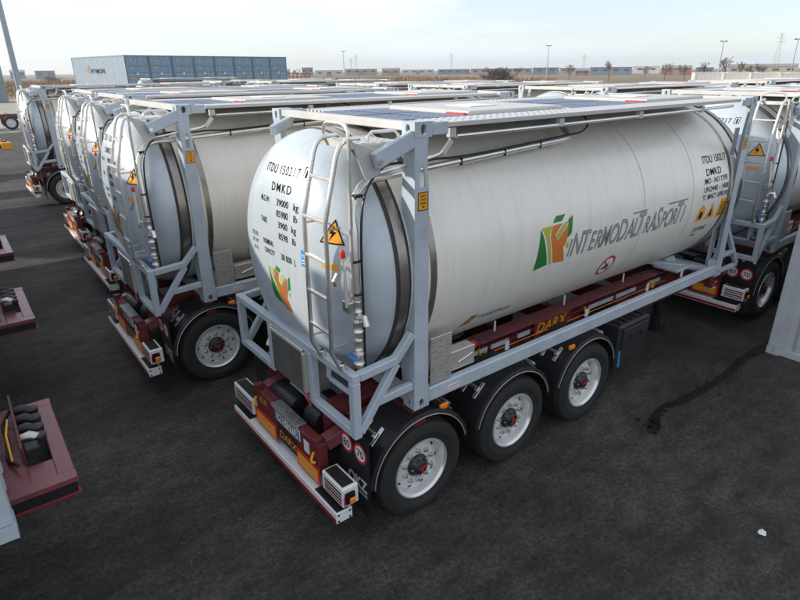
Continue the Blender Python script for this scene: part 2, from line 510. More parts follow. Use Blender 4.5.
# ------------------------------------------------------------------ tank container (built once at the hero's place)
ZB = 1.226                     # underside of its bottom castings
ZC, RR = 2.50, 1.195            # tank axis height and radius
LEN, HW, ZT = 6.058, 1.221, 3.81
ORG = (0, 0, ZB)
def head_x(r):
    r = min(r, RR)
    return -0.08-0.59*(max(0.0, 1-(r/RR)**3.3))**(1/2.4)
def head_prof():
    p = [(head_x(0), 0.0)]
    for k in range(1, 61):
        r = RR*math.sin(PI/2*k/60); p.append((head_x(r), r))
    return p
def on_head(off=0.004):        # x to the viewer's right (-y), y up
    def f(x, y):
        r = math.hypot(x, y-ZC)
        e = 1e-3
        dx = (head_x(r+e)-head_x(max(0, r-e)))/(2*e)
        nl = math.hypot(1, dx)
        p = Vector((head_x(r), -x, y))
        n = Vector((-1/nl, dx/nl*(-x)/max(r, 1e-4), dx/nl*(y-ZC)/max(r, 1e-4)))
        return p+n*off
    return f
def on_side(off=0.004):        # x along the tank, y = arc height above the axis
    def f(x, y):
        t = y/RR
        return Vector((x, -(RR+off)*math.cos(t), ZC+(RR+off)*math.sin(t)))
    return f
def arc(z): return RR*math.asin((z-ZC)/RR)

def make_tank():
    T = thing('tank_container', 'x', 'tank container', ORG)
    B = lambda mb, n, m, par=T, sm=0: mb.build(n, m, par, ORG, sm)
    # shell with recessed sheet seams
    prof = [(-0.08, RR)]
    for xs in (3.60, 4.78):
        prof += [(xs-0.006, RR), (xs-0.004, RR-0.010), (xs+0.004, RR-0.010), (xs+0.006, RR)]
    prof += [(LEN+0.08, RR)]
    shell = B(MB().lathe(prof, (0, 0, ZC), 'x', 160), 'tank_shell', 'shell', T, 30)
    b = MB()
    for xs in (3.60, 4.78):
        b.lathe([(xs-0.0045, RR-0.002), (xs+0.0045, RR-0.002)], (0, 0, ZC), 'x', 96)
    B(b, 'seam', 'seam', shell, 30)
    hp = head_prof()
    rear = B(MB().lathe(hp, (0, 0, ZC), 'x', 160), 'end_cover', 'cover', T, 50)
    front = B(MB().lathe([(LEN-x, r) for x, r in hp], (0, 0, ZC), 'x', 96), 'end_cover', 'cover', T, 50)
    for x0, x1 in ((-0.17, -0.015), (LEN+0.015, LEN+0.17)):
        sb = B(MB().lathe([(x0, RR-0.01), (x0, RR+0.006), (x1, RR+0.006), (x1, RR-0.01)], (0, 0, ZC), 'x', 72), 'seal_band', 'seal', T, 30)
        B(MB().lathe([(x0+0.03, RR), (x0+0.032, RR+0.013), (x1-0.032, RR+0.013), (x1-0.03, RR)], (0, 0, ZC), 'x', 72), 'clamp_strip', 'bandmetal', sb, 30)
    for x0 in (0.205, LEN-0.275):
        B(MB().lathe([(x0, RR-0.01), (x0, RR+0.006), (x0+0.07, RR+0.006), (x0+0.07, RR-0.01)], (0, 0, ZC), 'x', 72), 'clamp_band', 'bandmetal', T, 30)
    # corner castings with real slots, posts
    for ex in (0, 1):
        for sy in (-1, 1):
            for top in (0, 1):
                z0 = ZT-0.118 if top else ZB
                x0 = 0 if ex == 0 else LEN-0.178
                b = MB()
                yo, yi = sy*HW, sy*(HW-0.162)
                xo, xi = (0, 0.178) if ex == 0 else (LEN, LEN-0.178)
                th = 0.028
                b.slab([(0, 0), (0.178, 0), (0.178, 0.118), (0, 0.118)], [stadium(0.089, 0.059, 0.052, 0.082)], (x0, yo, z0), (1, 0, 0), (0, 0, 1), (0, sy, 0), th)
                b.slab([(th, 0), (0.162, 0), (0.162, 0.118), (th, 0.118)], [stadium(0.086, 0.059, 0.05, 0.08)], (xo, yo, z0), (0, -sy, 0), (0, 0, 1), (-1 if ex == 0 else 1, 0, 0), th)
                xa, xb = min(xo, xi), max(xo, xi)
                if ex == 0: xa += th
                else: xb -= th
                ya, yb = sorted((yo-sy*th, yi))
                b.bb((xa, ya, z0), (xb, yb, z0+0.02)); b.bb((xa, ya, z0+0.098), (xb, yb, z0+0.118))
                yc = sorted((yi, yi+sy*0.02))
                b.bb((xa, yc[0], z0+0.02), (xb, yc[1], z0+0.098))
                xw = xb-0.02 if ex == 0 else xa
                yd = sorted((yo-sy*th, yi+sy*0.02))
                b.bb((xw, yd[0], z0+0.02), (xw+0.02, yd[1], z0+0.098))
                c = B(b, 'corner_casting', 'frame', T)
            # post: side plate with a slot, end plate, inner lip, splayed foot
            b = MB()
            xo = 0.004 if ex == 0 else LEN-0.004
            s = 1 if ex == 0 else -1
            zp0, zp1 = ZB+0.118, ZT-0.118
            H = zp1-zp0
            yo = sy*(HW-0.004)
            side = [(0, 0), (0.172, 0), (0.172, 0.06), (0.162, 0.16), (0.150, H-0.42), (0.128, H-0.14), (0.140, 0+H), (0, H)]
            sl = [(0.052, H-0.39), (0.104, H-0.39), (0.108, H-0.32), (0.096, H-0.235), (0.080, H-0.22), (0.064, H-0.235), (0.052, H-0.32)]
            if ex == 1:
                side = side[::-1]; sl = sl[::-1]
            b.slab(side, [sl], (xo, yo, zp0), (s, 0, 0), (0, 0, 1), (0, sy, 0), 0.012)
            kw = 1 if ex == 0 else 0.62
            ends = [(0.012, 0), (0.165, 0), (0.195*kw, 0.30), (0.195*kw, H*0.5), (0.160*kw, H-0.30), (0.135*kw, H-0.10), (0.150, H), (0.012, H)]
            b.slab(ends, [], (xo, yo, zp0), (0, -sy, 0), (0, 0, 1), (-s, 0, 0), 0.012)
            b.beam((xo+s*0.09, yo-sy*0.17, zp0+0.02), (xo+s*0.09, yo-sy*0.14, zp1-0.3), 0.012, 0.12, 0, (1, 0, 0))
            post = B(b, 'corner_post', 'frame', T)
            # foot gusset above bottom casting
            b = MB()
            b.prism([(xo+s*0.013, yo-sy*0.013, zp0), (xo+s*0.17, yo-sy*0.013, zp0), (xo+s*0.15, yo-sy*0.013, zp0+0.13), (xo+s*0.013, yo-sy*0.013, zp0+0.13)], (0, -sy*0.13, 0))
            B(b, 'gusset', 'frame', post)
            if sy == -1 or ex == 0:
                P = Print().rect(-0.052, -0.075, 0.052, 0.075)
                st = P.build('warning_sticker', 'yellow', post, on_plane((xo+s*0.085, yo+sy*0.003, 3.19), (-sy, 0, 0), (0, 0, 1)), ORG, 0)
                Q = Print()
                for k, tx in enumerate(('KEEP', 'OVER', 'WIRE', '2M')): Q.text(tx, 0, 0.036-0.030*k, 0.026, 'c')
                Q.rect(-0.052, 0.069, 0.052, 0.075).rect(-0.052, -0.075, 0.052, -0.069).rect(-0.052, -0.069, -0.047, 0.069).rect(0.047, -0.069, 0.052, 0.069)
                Q.build('sticker_print', 'ink', post, on_plane((xo+s*0.085, yo+sy*0.0045, 3.19), (-sy, 0, 0), (0, 0, 1)), ORG, 0)
    # bottom side rails with lugs; end sills
    for sy in (-1, 1):
        b = MB().bb((0.18, sy*(HW-0.085), 1.252), (LEN-0.18, sy*(HW-0.003), 1.402), 0.012)
        rail = B(b, 'side_rail', 'frame')
        for xx in (1.35, 2.75, 4.1, 5.0):
            B(MB().bb((xx-0.03, sy*(HW-0.10), 1.40), (xx+0.03, sy*(HW-0.088), 1.50), 0.004), 'lug', 'frame', rail)
        if sy == -1:
            Print().rect(0, 0, 0.16, 0.05).build('rail_label', 'signwhite', rail, on_plane((0.42, -HW-0.0005, 1.30), (1, 0, 0), (0, 0, 1)), ORG, 0)
            Print().text('DANGER', 0.008, 0.012, 0.036).build('label_print', 'red', rail, on_plane((0.42, -HW-0.002, 1.30), (1, 0, 0), (0, 0, 1)), ORG, 0)
    for xx in (0.089, LEN-0.089):
        B(MB().bb((xx-0.06, -HW+0.165, 1.235), (xx+0.06, HW-0.165, 1.335), 0.01), 'end_sill', 'frame')
        for sy in (-1, 1):
            s = 1 if xx < 1 else -1
            B(MB().beam((xx+s*0.1, sy*1.10, 1.33), (xx+s*0.75, sy*0.42, 1.42), 0.10, 0.06), 'saddle_strut', 'frame')
    for xx in (0.45, LEN-0.45):
        B(MB().prism([(xx-0.12, -0.75, 1.30), (xx-0.12, 0.75, 1.30), (xx-0.12, 0.62, 1.455), (xx-0.12, 0.3, 1.34), (xx-0.12, -0.3, 1.34), (xx-0.12, -0.62, 1.455)], (0.24, 0, 0)), 'saddle', 'frame')
    # rear protection frame
    xr = -0.62
    zt, zl = 1.785, 1.228
    fr = B(MB().beam((xr, -HW+0.002, zt), (xr, HW-0.002, zt), 0.08, 0.08, 0.008), 'protection_frame', 'frame')
    def bar(p, q, wd=0.078, h=0.078): return B(MB().beam(p, q, wd, h, 0.008), 'bar', 'frame', fr)
    for sy in (-1, 1):
        y = sy*(HW-0.04)
        bar((xr, y, zl-0.04), (xr, y, zt-0.0405))
        bar((xr+0.041, y, zt-0.001), (-0.18, y, zt+0.03)); bar((-0.20, y, zt+0.015), (0.0, y, 2.02), 0.074, 0.074)
        bar((xr+0.036, y, zl), (-0.18, y, zt-0.006), 0.070, 0.074)
        bar((-0.40, y, 1.47), (0.0, y, 1.49), 0.064)
    bar((xr, HW-0.076, zl), (xr, 0.42, zl)); bar((xr, 0.385, zl-0.035), (xr, 0.385, zt-0.036))
    bar((xr, -HW+0.076, zl), (xr, -0.50, zl)); bar((xr, -0.465, zl-0.035), (xr, -0.465, zt-0.036))
    bar((xr+0.09, -0.60, 1.50), (xr+0.09, -0.60, 1.745), 0.04, 0.04); bar((xr+0.09, -0.98, 1.50), (xr+0.09, -0.98, 1.745), 0.04, 0.04)
    bar((xr+0.09, -0.62, 1.50), (xr+0.09, -0.96, 1.50), 0.04, 0.04)
    bar((xr+0.036, 0.80, zt-0.1), (-0.10, 0.95, 1.40), 0.05, 0.05)
    # front protection brackets
    xf = LEN+0.62
    for sy in (-1, 1):
        y = sy*(HW-0.05)
        g = B(MB().beam((LEN+0.0, y, 1.98), (xf, y, 1.27), 0.06, 0.07), 'front_bracket', 'frame')
        B(MB().beam((LEN+0.01, y, 1.50), (LEN+0.37, y, 1.52), 0.056, 0.06), 'bar', 'frame', g)
        B(MB().beam((LEN+0.01, y, 1.26), (xf, y, 1.26), 0.058, 0.06), 'bar', 'frame', g)
    # control box with hinge and handle
    cb = B(MB().bb((xr-0.03, -0.40, 1.235), (xr+0.22, 0.33, 1.742), 0.012), 'control_box', 'dullsteel')
    B(MB().bb((xr-0.044, -0.385, 1.25), (xr-0.031, 0.325, 1.70), 0.004), 'door', 'dullsteel', cb)
    B(MB().tube([(xr-0.05, -0.37, 1.73), (xr-0.05, 0.32, 1.73)], 0.012, 8), 'hinge', 'steel', cb)
    B(MB().bb((xr-0.075, -0.425, 1.30), (xr-0.02, -0.375, 1.72), 0.006), 'latch', 'plate', cb)
    B(MB().bb((xr-0.05, 0.29, 1.715), (xr-0.012, 0.325, 1.765), 0.004), 'clip', 'steel', cb)
    B(MB().tube([(xr-0.07, -0.42+0.035*math.cos(t), 1.275+0.03*math.sin(t)) for t in [2*PI*k/10 for k in range(10)]]+[(xr-0.075, -0.47, 1.235), (xr-0.08, -0.52, 1.21)], 0.006, 5), 'seal_tie', 'red', cb)
    # document tube
    B(MB().tube([(xr+0.06, 0.62, 1.36), (xr+0.22, 0.72, 1.56)], 0.05, 12), 'document_tube', 'signwhite')
    # ladder
    L1, L2 = -0.72, -1.05
    def rail_pts(y):
        p = [(-0.66, y, 1.82), (-0.745, y, 2.0), (-0.735, y, 3.10), (-0.615, y, 3.58)]
        for k in range(1, 6):
            t = PI/2*k/5*0.98; p.append((-0.605+0.12*(1-math.cos(t)), y, 3.58+0.125*math.sin(t)))
        p.append((-0.40, y, 3.706)); return p
    lad = B(MB().tube(rail_pts(L1), 0.019, 10), 'ladder', 'steel', T, 40)
    B(MB().tube(rail_pts(L2), 0.019, 10), 'ladder_rail', 'steel', lad, 40)
    for z, x in ((3.42, -0.655), (3.11, -0.733), (2.79, -0.738), (2.48, -0.742), (2.18, -0.744)):
        B(MB().beam((x, L1, z), (x, L2, z), 0.032, 0.026, 0.004), 'rung', 'plate', lad)
    for y in (L1, L2): B(MB().lathe([(1.822, 0.0), (1.822, 0.032), (1.87, 0.032), (1.88, 0.02)], (-0.655, y, 0), 'z', 10), 'foot', 'steel', lad, 30)
    for z in (2.05, 3.05):
        for y in (L1, L2): B(MB().tube([(-0.74, y, z), (-0.60, y, z+0.0)], 0.010, 6), 'stand_off', 'steel', lad)
    # top step platform, grab hoops, side bracket
    pl = B(MB().bb((-0.50, -1.12, 3.655), (-0.06, -0.62, 3.672)), 'step_platform', 'grating')
    B(MB().bb((-0.51, -1.13, 3.64), (-0.50, -0.62, 3.685)), 'front_lip', 'plate', pl)
    for x0, x1 in ((-0.58, -0.36), (-0.30, -0.06)):
        y = -1.06 if x0 < -0.5 else -1.09
        ya, yb = (-0.66, -1.06) if x0 < -0.5 else (-1.09, -1.09)
        if x0 < -0.5: pts = [(-0.50, -0.70, 3.66), (-0.50, -0.70, 3.76), (-0.50, -0.73, 3.80), (-0.50, -0.78, 3.815), (-0.50, -0.97, 3.815), (-0.50, -1.02, 3.80), (-0.50, -1.05, 3.76), (-0.50, -1.05, 3.66)]
        else: pts = [(-0.36, -1.09, 3.66), (-0.35, -1.09, 3.72), (-0.31, -1.09, 3.75), (-0.10, -1.09, 3.75), (-0.06, -1.09, 3.72), (-0.05, -1.09, 3.66)]
        B(MB().tube(pts, 0.014, 8), 'grab_hoop', 'steel', T, 40)
    br = B(MB().prism([(-0.53, -1.14, 3.70), (-0.28, -1.14, 3.60), (-0.27, -1.14, 3.44), (-0.40, -1.14, 3.40), (-0.43, -1.14, 3.45)], (0, 0.012, 0)), 'side_bracket', 'roofwhite')
    B(MB().tube([(-0.54, -1.12, 3.72), (-0.56, -1.12, 2.50), (-0.585, -1.10, 2.46)], 0.015, 8), 'guard_rod', 'plate', T, 40)
    arm = B(MB().beam((-0.36, -1.185, 3.545), (0.02, -1.185, 3.69), 0.06, 0.135, 0.01), 'support_arm', 'frame')
    B(MB().lathe([(0, 0), (0, 0.022), (0.015, 0.022), (0.018, 0.012), (0.018, 0)], (-0.33, -1.232, 3.545), 'y', 12), 'bolt', 'zinc', arm, 30)
    B(MB().beam((0.05, 0.9, 3.70), (-0.30, 0.62, 3.64), 0.06, 0.10, 0.01), 'support_arm', 'frame')
    # handrail (folded down) and its links along the near roof edge
    hr = B(MB().tube([(0.52, -1.13, 3.665), (5.55, -1.13, 3.70)], 0.018, 8), 'folding_handrail', 'steel', T, 40)
    B(MB().tube([(-0.40, -1.12, 3.425), (0.30, -1.10, 3.515), (0.36, -1.12, 3.535)], 0.017, 8), 'link_rod', 'steel', hr, 40)
    B(MB().beam((0.36, -1.14, 3.53), (0.46, -1.14, 3.64), 0.02, 0.05, 0.004), 'link_arm', 'plate', hr)
    for xx in (0.47, 1.9, 3.3, 4.7):
        B(MB().bb((xx-0.035, -1.15, 3.66), (xx+0.035, -1.10, 3.738), 0.004), 'handrail_hinge', 'roofwhite', hr)
    # roof: end beams, side beam ends, walkways, solar panels, covers
    for ex in (0, 1):
        xa, xb = (0.02, 0.115) if ex == 0 else (LEN-0.115, LEN-0.02)
        B(MB().bb((xa, -HW+0.164, 3.735), (xb, HW-0.164, 3.802), 0.006), 'roof_beam', 'roofwhite')
        for sy in (-1, 1):
            xa, xb = (0.18, 0.36) if ex == 0 else (LEN-0.36, LEN-0.18)
            B(MB().bb((xa, min(sy*1.215, sy*1.18), 3.70), (xb, max(sy*1.215, sy*1.18), 3.80), 0.006), 'beam_end', 'frame')
    for sy in (-1, 1):
        ya, yb = sorted((sy*0.74, sy*1.14))
        wk = B(MB().bb((0.38, ya, 3.762), (LEN-0.38, yb, 3.784)), 'walkway', 'grating')
        yk = sorted((sy*1.142, sy*1.172))
        B(MB().bb((0.38, yk[0], 3.748), (LEN-0.38, yk[1], 3.786), 0.003), 'kick_strip', 'roofwhite', wk)
    B(MB().bb((0.13, -0.74, 3.755), (LEN-0.13, 0.74, 3.765)), 'roof_deck', 'roofwhite')
    for x0, x1 in ((0.20, 0.62), (0.66, 1.08), (2.62, 3.12), (3.16, 3.66), (3.70, 4.20)):
        for y0, y1 in ((-0.70, -0.02), (0.02, 0.70)):
            pn = B(MB().bb((x0, y0, 3.767), (x1, y1, 3.782)), 'solar_panel', 'solar')
    for x0, x1 in ((1.14, 2.56), (4.26, 5.72)):
        cv = B(MB().bb((x0, -0.64, 3.767), (x1, 0.64, 3.812), 0.012), 'cover_panel', 'roofwhite')
        B(MB().bb((x0+0.45, -0.2, 3.812), (x0+0.85, 0.2, 3.822), 0.004), 'hatch', 'white', cv)
        B(MB().bb((x0-0.050, -0.62, 3.768), (x0-0.01, -0.36, 3.795), 0.004), 'end_label', 'red', cv)
    # vapour pipe, hose, valves
    vp = [(-0.50, -1.10, 1.80), (-0.515, -1.115, 2.4), (-0.52, -1.115, 3.02)]
    for k in range(1, 7):
        t = PI/2*k/6; vp.append((-0.52+0.30*(1-math.cos(t)), -1.115+0.13*math.sin(t), 3.02+0.36*math.sin(t)))
    vp += [(0.1, -0.965, 3.39), (0.37, -0.955, 3.40), (2.30, -0.865, 3.485), (2.42, -0.85, 3.50), (2.47, -0.80, 3.53), (2.50, -0.60, 3.68)]
    pipe = B(MB().tube(vp, 0.033, 12), 'vapour_pipe', 'steel', T, 50)
    for p in [(-0.519, -1.115, 2.78), (-0.517, -1.115, 2.50), (-0.44, -1.06, 3.28), (0.75, -0.938, 3.417), (1.35, -0.909, 3.443), (1.9, -0.884, 3.468)]:
        B(MB().box(p, (0.022, 0.07, 0.07), 0.004) if p[0] > 0 else MB().box(p, (0.07, 0.07, 0.022), 0.004), 'clip', 'black', pipe)
    hz = [(-0.46, -1.12, 1.78), (-0.475, -1.14, 2.4), (-0.475, -1.145, 3.0), (-0.40, -1.11, 3.30), (-0.2, -1.05, 3.46), (0.0, -1.0, 3.48), (0.2, -0.985, 3.46), (0.42, -0.98, 3.47), (0.7, -0.965, 3.46), (1.2, -0.945, 3.475), (2.35, -0.88, 3.525), (2.62, -0.87, 3.545), (2.76, -0.84, 3.60), (2.76, -0.80, 3.68), (2.60, -0.78, 3.73), (2.3, -0.80, 3.73)]
    B(MB().tube(hz, 0.011, 6, True, 5), 'air_hose', 'hose', T, 60)
    for z, r in ((2.40, 0.045), (2.22, 0.05), (2.05, 0.042), (1.92, 0.05)):
        B(MB().lathe([(z-0.05, 0.0), (z-0.05, r), (z-0.025, r*0.8), (z+0.025, r*0.8), (z+0.04, r), (z+0.04, 0)], (-0.52, -1.115, 0), 'z', 12), 'coupling', 'steel', pipe, 40)
    B(MB().tube([(-0.52, -1.115, 2.30), (-0.50, -1.19, 2.31), (-0.50, -1.22, 2.24)], 0.026, 8), 'relief_valve', 'steel', pipe, 40)
    B(MB().bb((-0.60, -1.16, 1.925), (-0.56, -1.06, 1.945), 0.004), 'valve_handle', 'blue', pipe)
    lv = B(MB().tube([(-0.62, -1.09, 2.83), (-0.63, -1.14, 2.42)], 0.016, 8), 'lever', 'plate', T, 40)
    B(MB().lathe([(2.82, 0.0), (2.82, 0.022), (2.86, 0.024), (2.885, 0.012), (2.885, 0)], (-0.62, -1.09, 0), 'z', 10), 'knob', 'red', lv, 40)
    B(MB().bb((-0.63, -1.17, 2.36), (-0.585, -1.06, 2.46), 0.008), 'lever_mount', 'dullsteel', lv)
    B(MB().tube([(-0.64, -1.04, 2.68), (-0.67, -1.03, 2.62), (-0.66, -1.03, 2.58)], 0.02, 8), 'lock_bolt', 'dullsteel')
    # side boxes behind the rear post
    pb = B(MB().bb((0.215, -1.20, 1.41), (0.475, -1.185, 1.90), 0.003), 'data_plate', 'plate')
    Q = Print()
    random.seed(3)
    for r in range(13):
        yy = 0.44-r*0.033
        for c in range(3):
            x0 = 0.015+c*0.082
            if random.random() < 0.62: Q.rect(x0, yy, x0+random.uniform(0.02, 0.07), yy+0.006)
    Q.build('plate_print', 'greyink', pb, on_plane((0.215, -1.2015, 1.41), (1, 0, 0), (0, 0, 1)), ORG, 0)
    mb_ = B(MB().bb((0.50, -1.15, 1.43), (0.84, -1.02, 1.64), 0.006), 'manual_box', 'plate')
    B(MB().beam((0.60, -1.16, 1.51), (0.80, -1.16, 1.56), 0.012, 0.02), 'handle', 'steel', mb_)
    B(MB().bb((0.842, -1.15, 1.59), (0.862, -1.09, 1.655), 0.004), 'red_edge', 'red', mb_)
    for xx in (1.7, 3.0, 4.35):
        B(MB().tube([(xx, -0.62, 1.33), (xx, -0.62, 1.46)], 0.012, 8), 'drain_stub', 'signwhite')
    B(MB().bb((5.25, -0.95, 1.34), (5.75, -0.55, 1.39), 0.015), 'front_shelf', 'frame')
    # ---------------- print on the rear cover
    hf = on_head(0.0022)
    P = Print()
    P.text('ITDU 150217', -0.24, 3.335, 0.105, space=1.15, w=0.58).text('1', 0.412, 3.34, 0.095, w=0.022)
    P.rect(0.385, 3.325, 0.392, 3.425).rect(0.452, 3.325, 0.459, 3.425).rect(0.392, 3.418, 0.452, 3.425).rect(0.392, 3.325, 0.452, 3.332)
    P.text('DMKD', -0.06, 3.185, 0.105, space=1.3, w=0.34)
    P.text('M.G.W.', -0.28, 3.065, 0.075, w=0.19).text('39000', 0.05, 3.065, 0.085, w=0.21).text('kg', 0.34, 3.065, 0.085, w=0.075).text('85980', 0.05, 2.965, 0.085, w=0.21).text('lb', 0.35, 2.965, 0.085, w=0.06)
    P.text('TARE', -0.28, 2.865, 0.075, w=0.13).text('3900', 0.08, 2.865, 0.085, w=0.17).text('kg', 0.32, 2.865, 0.085, w=0.075).text('8598', 0.08, 2.76, 0.085, w=0.17).text('lb', 0.33, 2.76, 0.085, w=0.06)
    P.text('NOMINAL', -0.26, 2.655, 0.075, w=0.22).text('CAPACITY', -0.25, 2.565, 0.075, w=0.22).text('38 000', 0.10, 2.57, 0.085, w=0.20).text('L', 0.345, 2.57, 0.085, w=0.03)
    P.text('TEST DATE', -0.55, 2.685, 0.060, w=0.16).text('EXT  INT', -0.54, 2.615, 0.055, w=0.15).text('06 21', -0.51, 2.545, 0.05, w=0.10)
    P.build('registration_print', 'ink', rear, hf, ORG, 0.025, True)
    # emblem (rear): shapes in a unit box
    em = {'green': [[(0.0, 1.0), (0.14, 0.66), (0.46, 0.20), (0.62, 0.0), (0.20, 0.10), (0.10, 0.3)], [(0.40, 1.10), (0.60, 1.04), (0.52, 0.92), (0.34, 0.97)], [(0.90, 0.86), (1.0, 0.96), (1.0, 0.60), (0.88, 0.52)]],
          'olive': [[(0.06, 0.98), (0.28, 0.95), (0.20, 0.80), (0.56, 0.14), (0.48, 0.20)], [(0.50, 0.76), (0.64, 0.90), (0.80, 0.86), (0.62, 0.62)], [(0.84, 0.42), (0.95, 0.50), (0.95, 0.34)]],
          'brown': [[(0.30, 0.96), (0.48, 0.90), (0.44, 0.66), (0.60, 0.56), (0.84, 0.86), (0.86, 0.48), (0.80, 0.30), (0.98, -0.10), (0.72, -0.06), (0.46, 0.30), (0.26, 0.72)]]}
    for m, ps in em.items():
        Q = Print()
        for p in ps: Q.poly([(-0.20+x*0.43, 2.10+y*0.345) for x, y in p])
        Q.build('emblem', m, rear, on_head(0.0022 if m != 'olive' else 0.0034), ORG, 0.06, True)
    tri = lambda ps: [(0.825+x*0.115, 2.86+y*0.20) for x, y in ps]
    Print().poly(tri([(-1, 0), (1, 0), (0, 1)])).build('warning_triangle', 'yellow', rear, hf, ORG, 0.03, True)
    Print().poly(tri([(0.05, 0.78), (-0.28, 0.42), (-0.04, 0.42), (-0.22, 0.10), (0.26, 0.50), (0.02, 0.50)])).poly(tri([(-1, 0), (1, 0), (0.84, 0.06), (-0.84, 0.06)])).poly(tri([(-1, 0), (-0.84, 0.06), (0, 0.90), (0, 1)])).poly(tri([(1, 0), (0, 1), (0, 0.90), (0.84, 0.06)])).build('bolt_print', 'ink', rear, on_head(0.0036), ORG, 0.03, True)
    Print().rect(0.465, 2.60, 0.565, 2.745).build('blue_sticker', 'blue', rear, hf, ORG, 0.05, True)
    Print().text('TIR', 0.475, 2.675, 0.05, w=0.08).rect(0.475, 2.65, 0.555, 2.66).rect(0.475, 2.625, 0.54, 2.633).build('sticker_print', 'signwhite', rear, on_head(0.0036), ORG, 0.03, True)
    Print().rect(0.745, 2.645, 0.905, 2.695).build('orange_sticker', 'yellow', rear, hf, ORG, 0.05, True)
    # ---------------- print on the near side
    sf, sf2, sf3 = on_side(0.002), on_side(0.0034), on_side(0.0048)
    ztop, zbot = arc(2.70), arc(2.24)
    hgt = ztop-zbot
    X0 = 1.62; W = 0.56
    sq = lambda ps: [(X0+x*W, zbot+y*hgt) for x, y in ps]
    Q = Print().poly(sq([(0.10, 0.95), (0.20, 0.72), (0.38, 0.06), (0.0, 0.0)])).poly(sq([(0.54, 1.16), (0.82, 1.16), (0.70, 1.02), (0.44, 1.02)])).poly(sq([(0.90, 1.02), (1.04, 1.10), (1.0, 0.68), (0.88, 0.60)]))
    Q.build('emblem', 'green', shell, sf, ORG, 0.05)
    Q = Print().poly(sq([(0.13, 0.96), (0.42, 0.97), (0.34, 0.74), (0.50, 0.06), (0.43, 0.06), (0.25, 0.74)])).poly(sq([(0.52, 0.72), (0.80, 0.98), (0.90, 0.98), (0.62, 0.64)])).poly(sq([(0.84, 0.42), (0.94, 0.52), (0.94, 0.34)]))
    Q.build('emblem', 'olive', shell, sf2, ORG, 0.05)
    Q = Print().poly(sq([(0.44, 0.96), (0.72, 0.97), (0.50, 0.74), (0.60, 0.60), (0.90, 0.92), (0.86, 0.50), (0.78, 0.40), (0.90, 0.02), (0.55, 0.06), (0.38, 0.72)]))
    Q.build('emblem', 'orange', shell, sf2, ORG, 0.05)
    zt0 = arc(2.285)
    letters = [('I', .20), ('N', .27), ('T', .27), ('E', .23), ('R', .23), ('M', .25), ('O', .25), ('D', .28), ('A', .25), ('L', .25), ('T', .30), ('R', .22), ('A', .26), ('S', .30), ('P', .22), ('O', .25), ('R', .22), ('T', .30), ('I', .22)]
    for m, offs, fn in (('greyink', 0.006, sf), ('lettersilver', -0.006, sf2)):
        Q = Print(); xx = 2.16
        for ch, h in letters:
            v, f = text2d(ch, h*1.36, shear=0.28)
            wd = max(p[0] for p in v)-min(p[0] for p in v)
            lo = min(p[0] for p in v)
            Q.text(ch, xx-lo, zt0+(0.0 if h > 0.22 else 0.01), h*1.36, shear=0.28, offset=offs)
            xx += wd*0.94+0.012
        Q.build('company_lettering', m, shell, fn, ORG, 0.05)
    k = (4.62-2.16)/(xx-2.16)
    for o in [c for c in bpy.data.objects if base(c.name) == 'company_lettering']:
        for v in o.data.vertices: v.co.x = 2.16+(v.co.x-2.16)*k
    Q = Print(); a = arc(2.285)
    for x0, x1, y in ((3.36, 3.66, 0.292), (4.16, 4.64, 0.292)):
        Q = Print(); Q.poly([(x0, a+y), (x1, a+y), (x1+0.004, a+y+0.018), (x0+0.004, a+y+0.018)])
        Q.build('lettering_bar', 'greyink', shell, sf, ORG, 0.05)
    # prohibition sign
    cz = arc(1.955)
    Print().disc(3.13, cz, 0.155).build('prohibition_sign', 'signwhite', shell, sf, ORG, 0.05)
    Print().ring(3.13, cz, 0.125, 0.155).poly([(3.03, cz+0.09), (3.045, cz+0.105), (3.23, cz-0.09), (3.215, cz-0.105)]).build('sign_ring', 'red', shell, sf3, ORG, 0.05)
    Print().poly([(3.05, cz-0.06), (3.20, cz-0.05), (3.20, cz-0.01), (3.16, cz+0.015), (3.15, cz+0.06), (3.12, cz+0.015), (3.06, cz-0.02)]).build('sign_figure', 'navy', shell, sf2, ORG, 0.05)
    a = arc(1.80)
    Print().text('TANKITALIA', 1.02, a-0.01, 0.088, shear=0.2).build('maker_print', 'navy', shell, on_side(0.0024), ORG, 0.04)
    Print().poly([(0.82, a-0.05), (0.90, a+0.09), (1.00, a+0.09), (0.93, a-0.05)]).build('maker_emblem', 'green', shell, sf, ORG, 0.04)
    Print().disc(0.91, a+0.02, 0.048).build('maker_emblem', 'orange', shell, sf2, ORG, 0.04)
    Print().poly([(0.80, a-0.06), (0.86, a-0.06), (0.89, a-0.03), (0.84, a-0.01)]).build('maker_emblem', 'blue', shell, sf2, ORG, 0.04)
    a = arc(1.55)
    Q = Print()
    for k2 in range(26): Q.rect(3.25+k2*0.036, a, 3.25+k2*0.036+0.022, a+0.03)
    Q.build('small_print', 'lettersilver', shell, sf, ORG, 0.04)
    Q = Print()
    Q.text('ITDU 150217', 5.10, arc(2.98), 0.145, w=0.66).text('1', 5.822, arc(2.98), 0.135, w=0.028)
    a = arc(2.98)
    Q.rect(5.792, a-0.01, 5.80, a+0.115).rect(5.872, a-0.01, 5.88, a+0.115).rect(5.80, a+0.107, 5.872, a+0.115).rect(5.80, a-0.01, 5.872, a-0.002)
    Q.text('DMKD', 5.14, arc(2.82), 0.135, w=0.42)
    Q.text('IMO - NO TYPE 1', 5.08, arc(2.715), 0.105, w=0.72).text('UN2448 - 1408', 5.07, arc(2.605), 0.105, w=0.70).text('TC  IMPACT  APPROVED', 5.05, arc(2.50), 0.100, w=0.76)
    Q.text('2.07 BAR', 5.10, arc(2.03), 0.105, sx=0.9, shear=0.1).text('STEAM', 5.13, arc(1.955), 0.05)
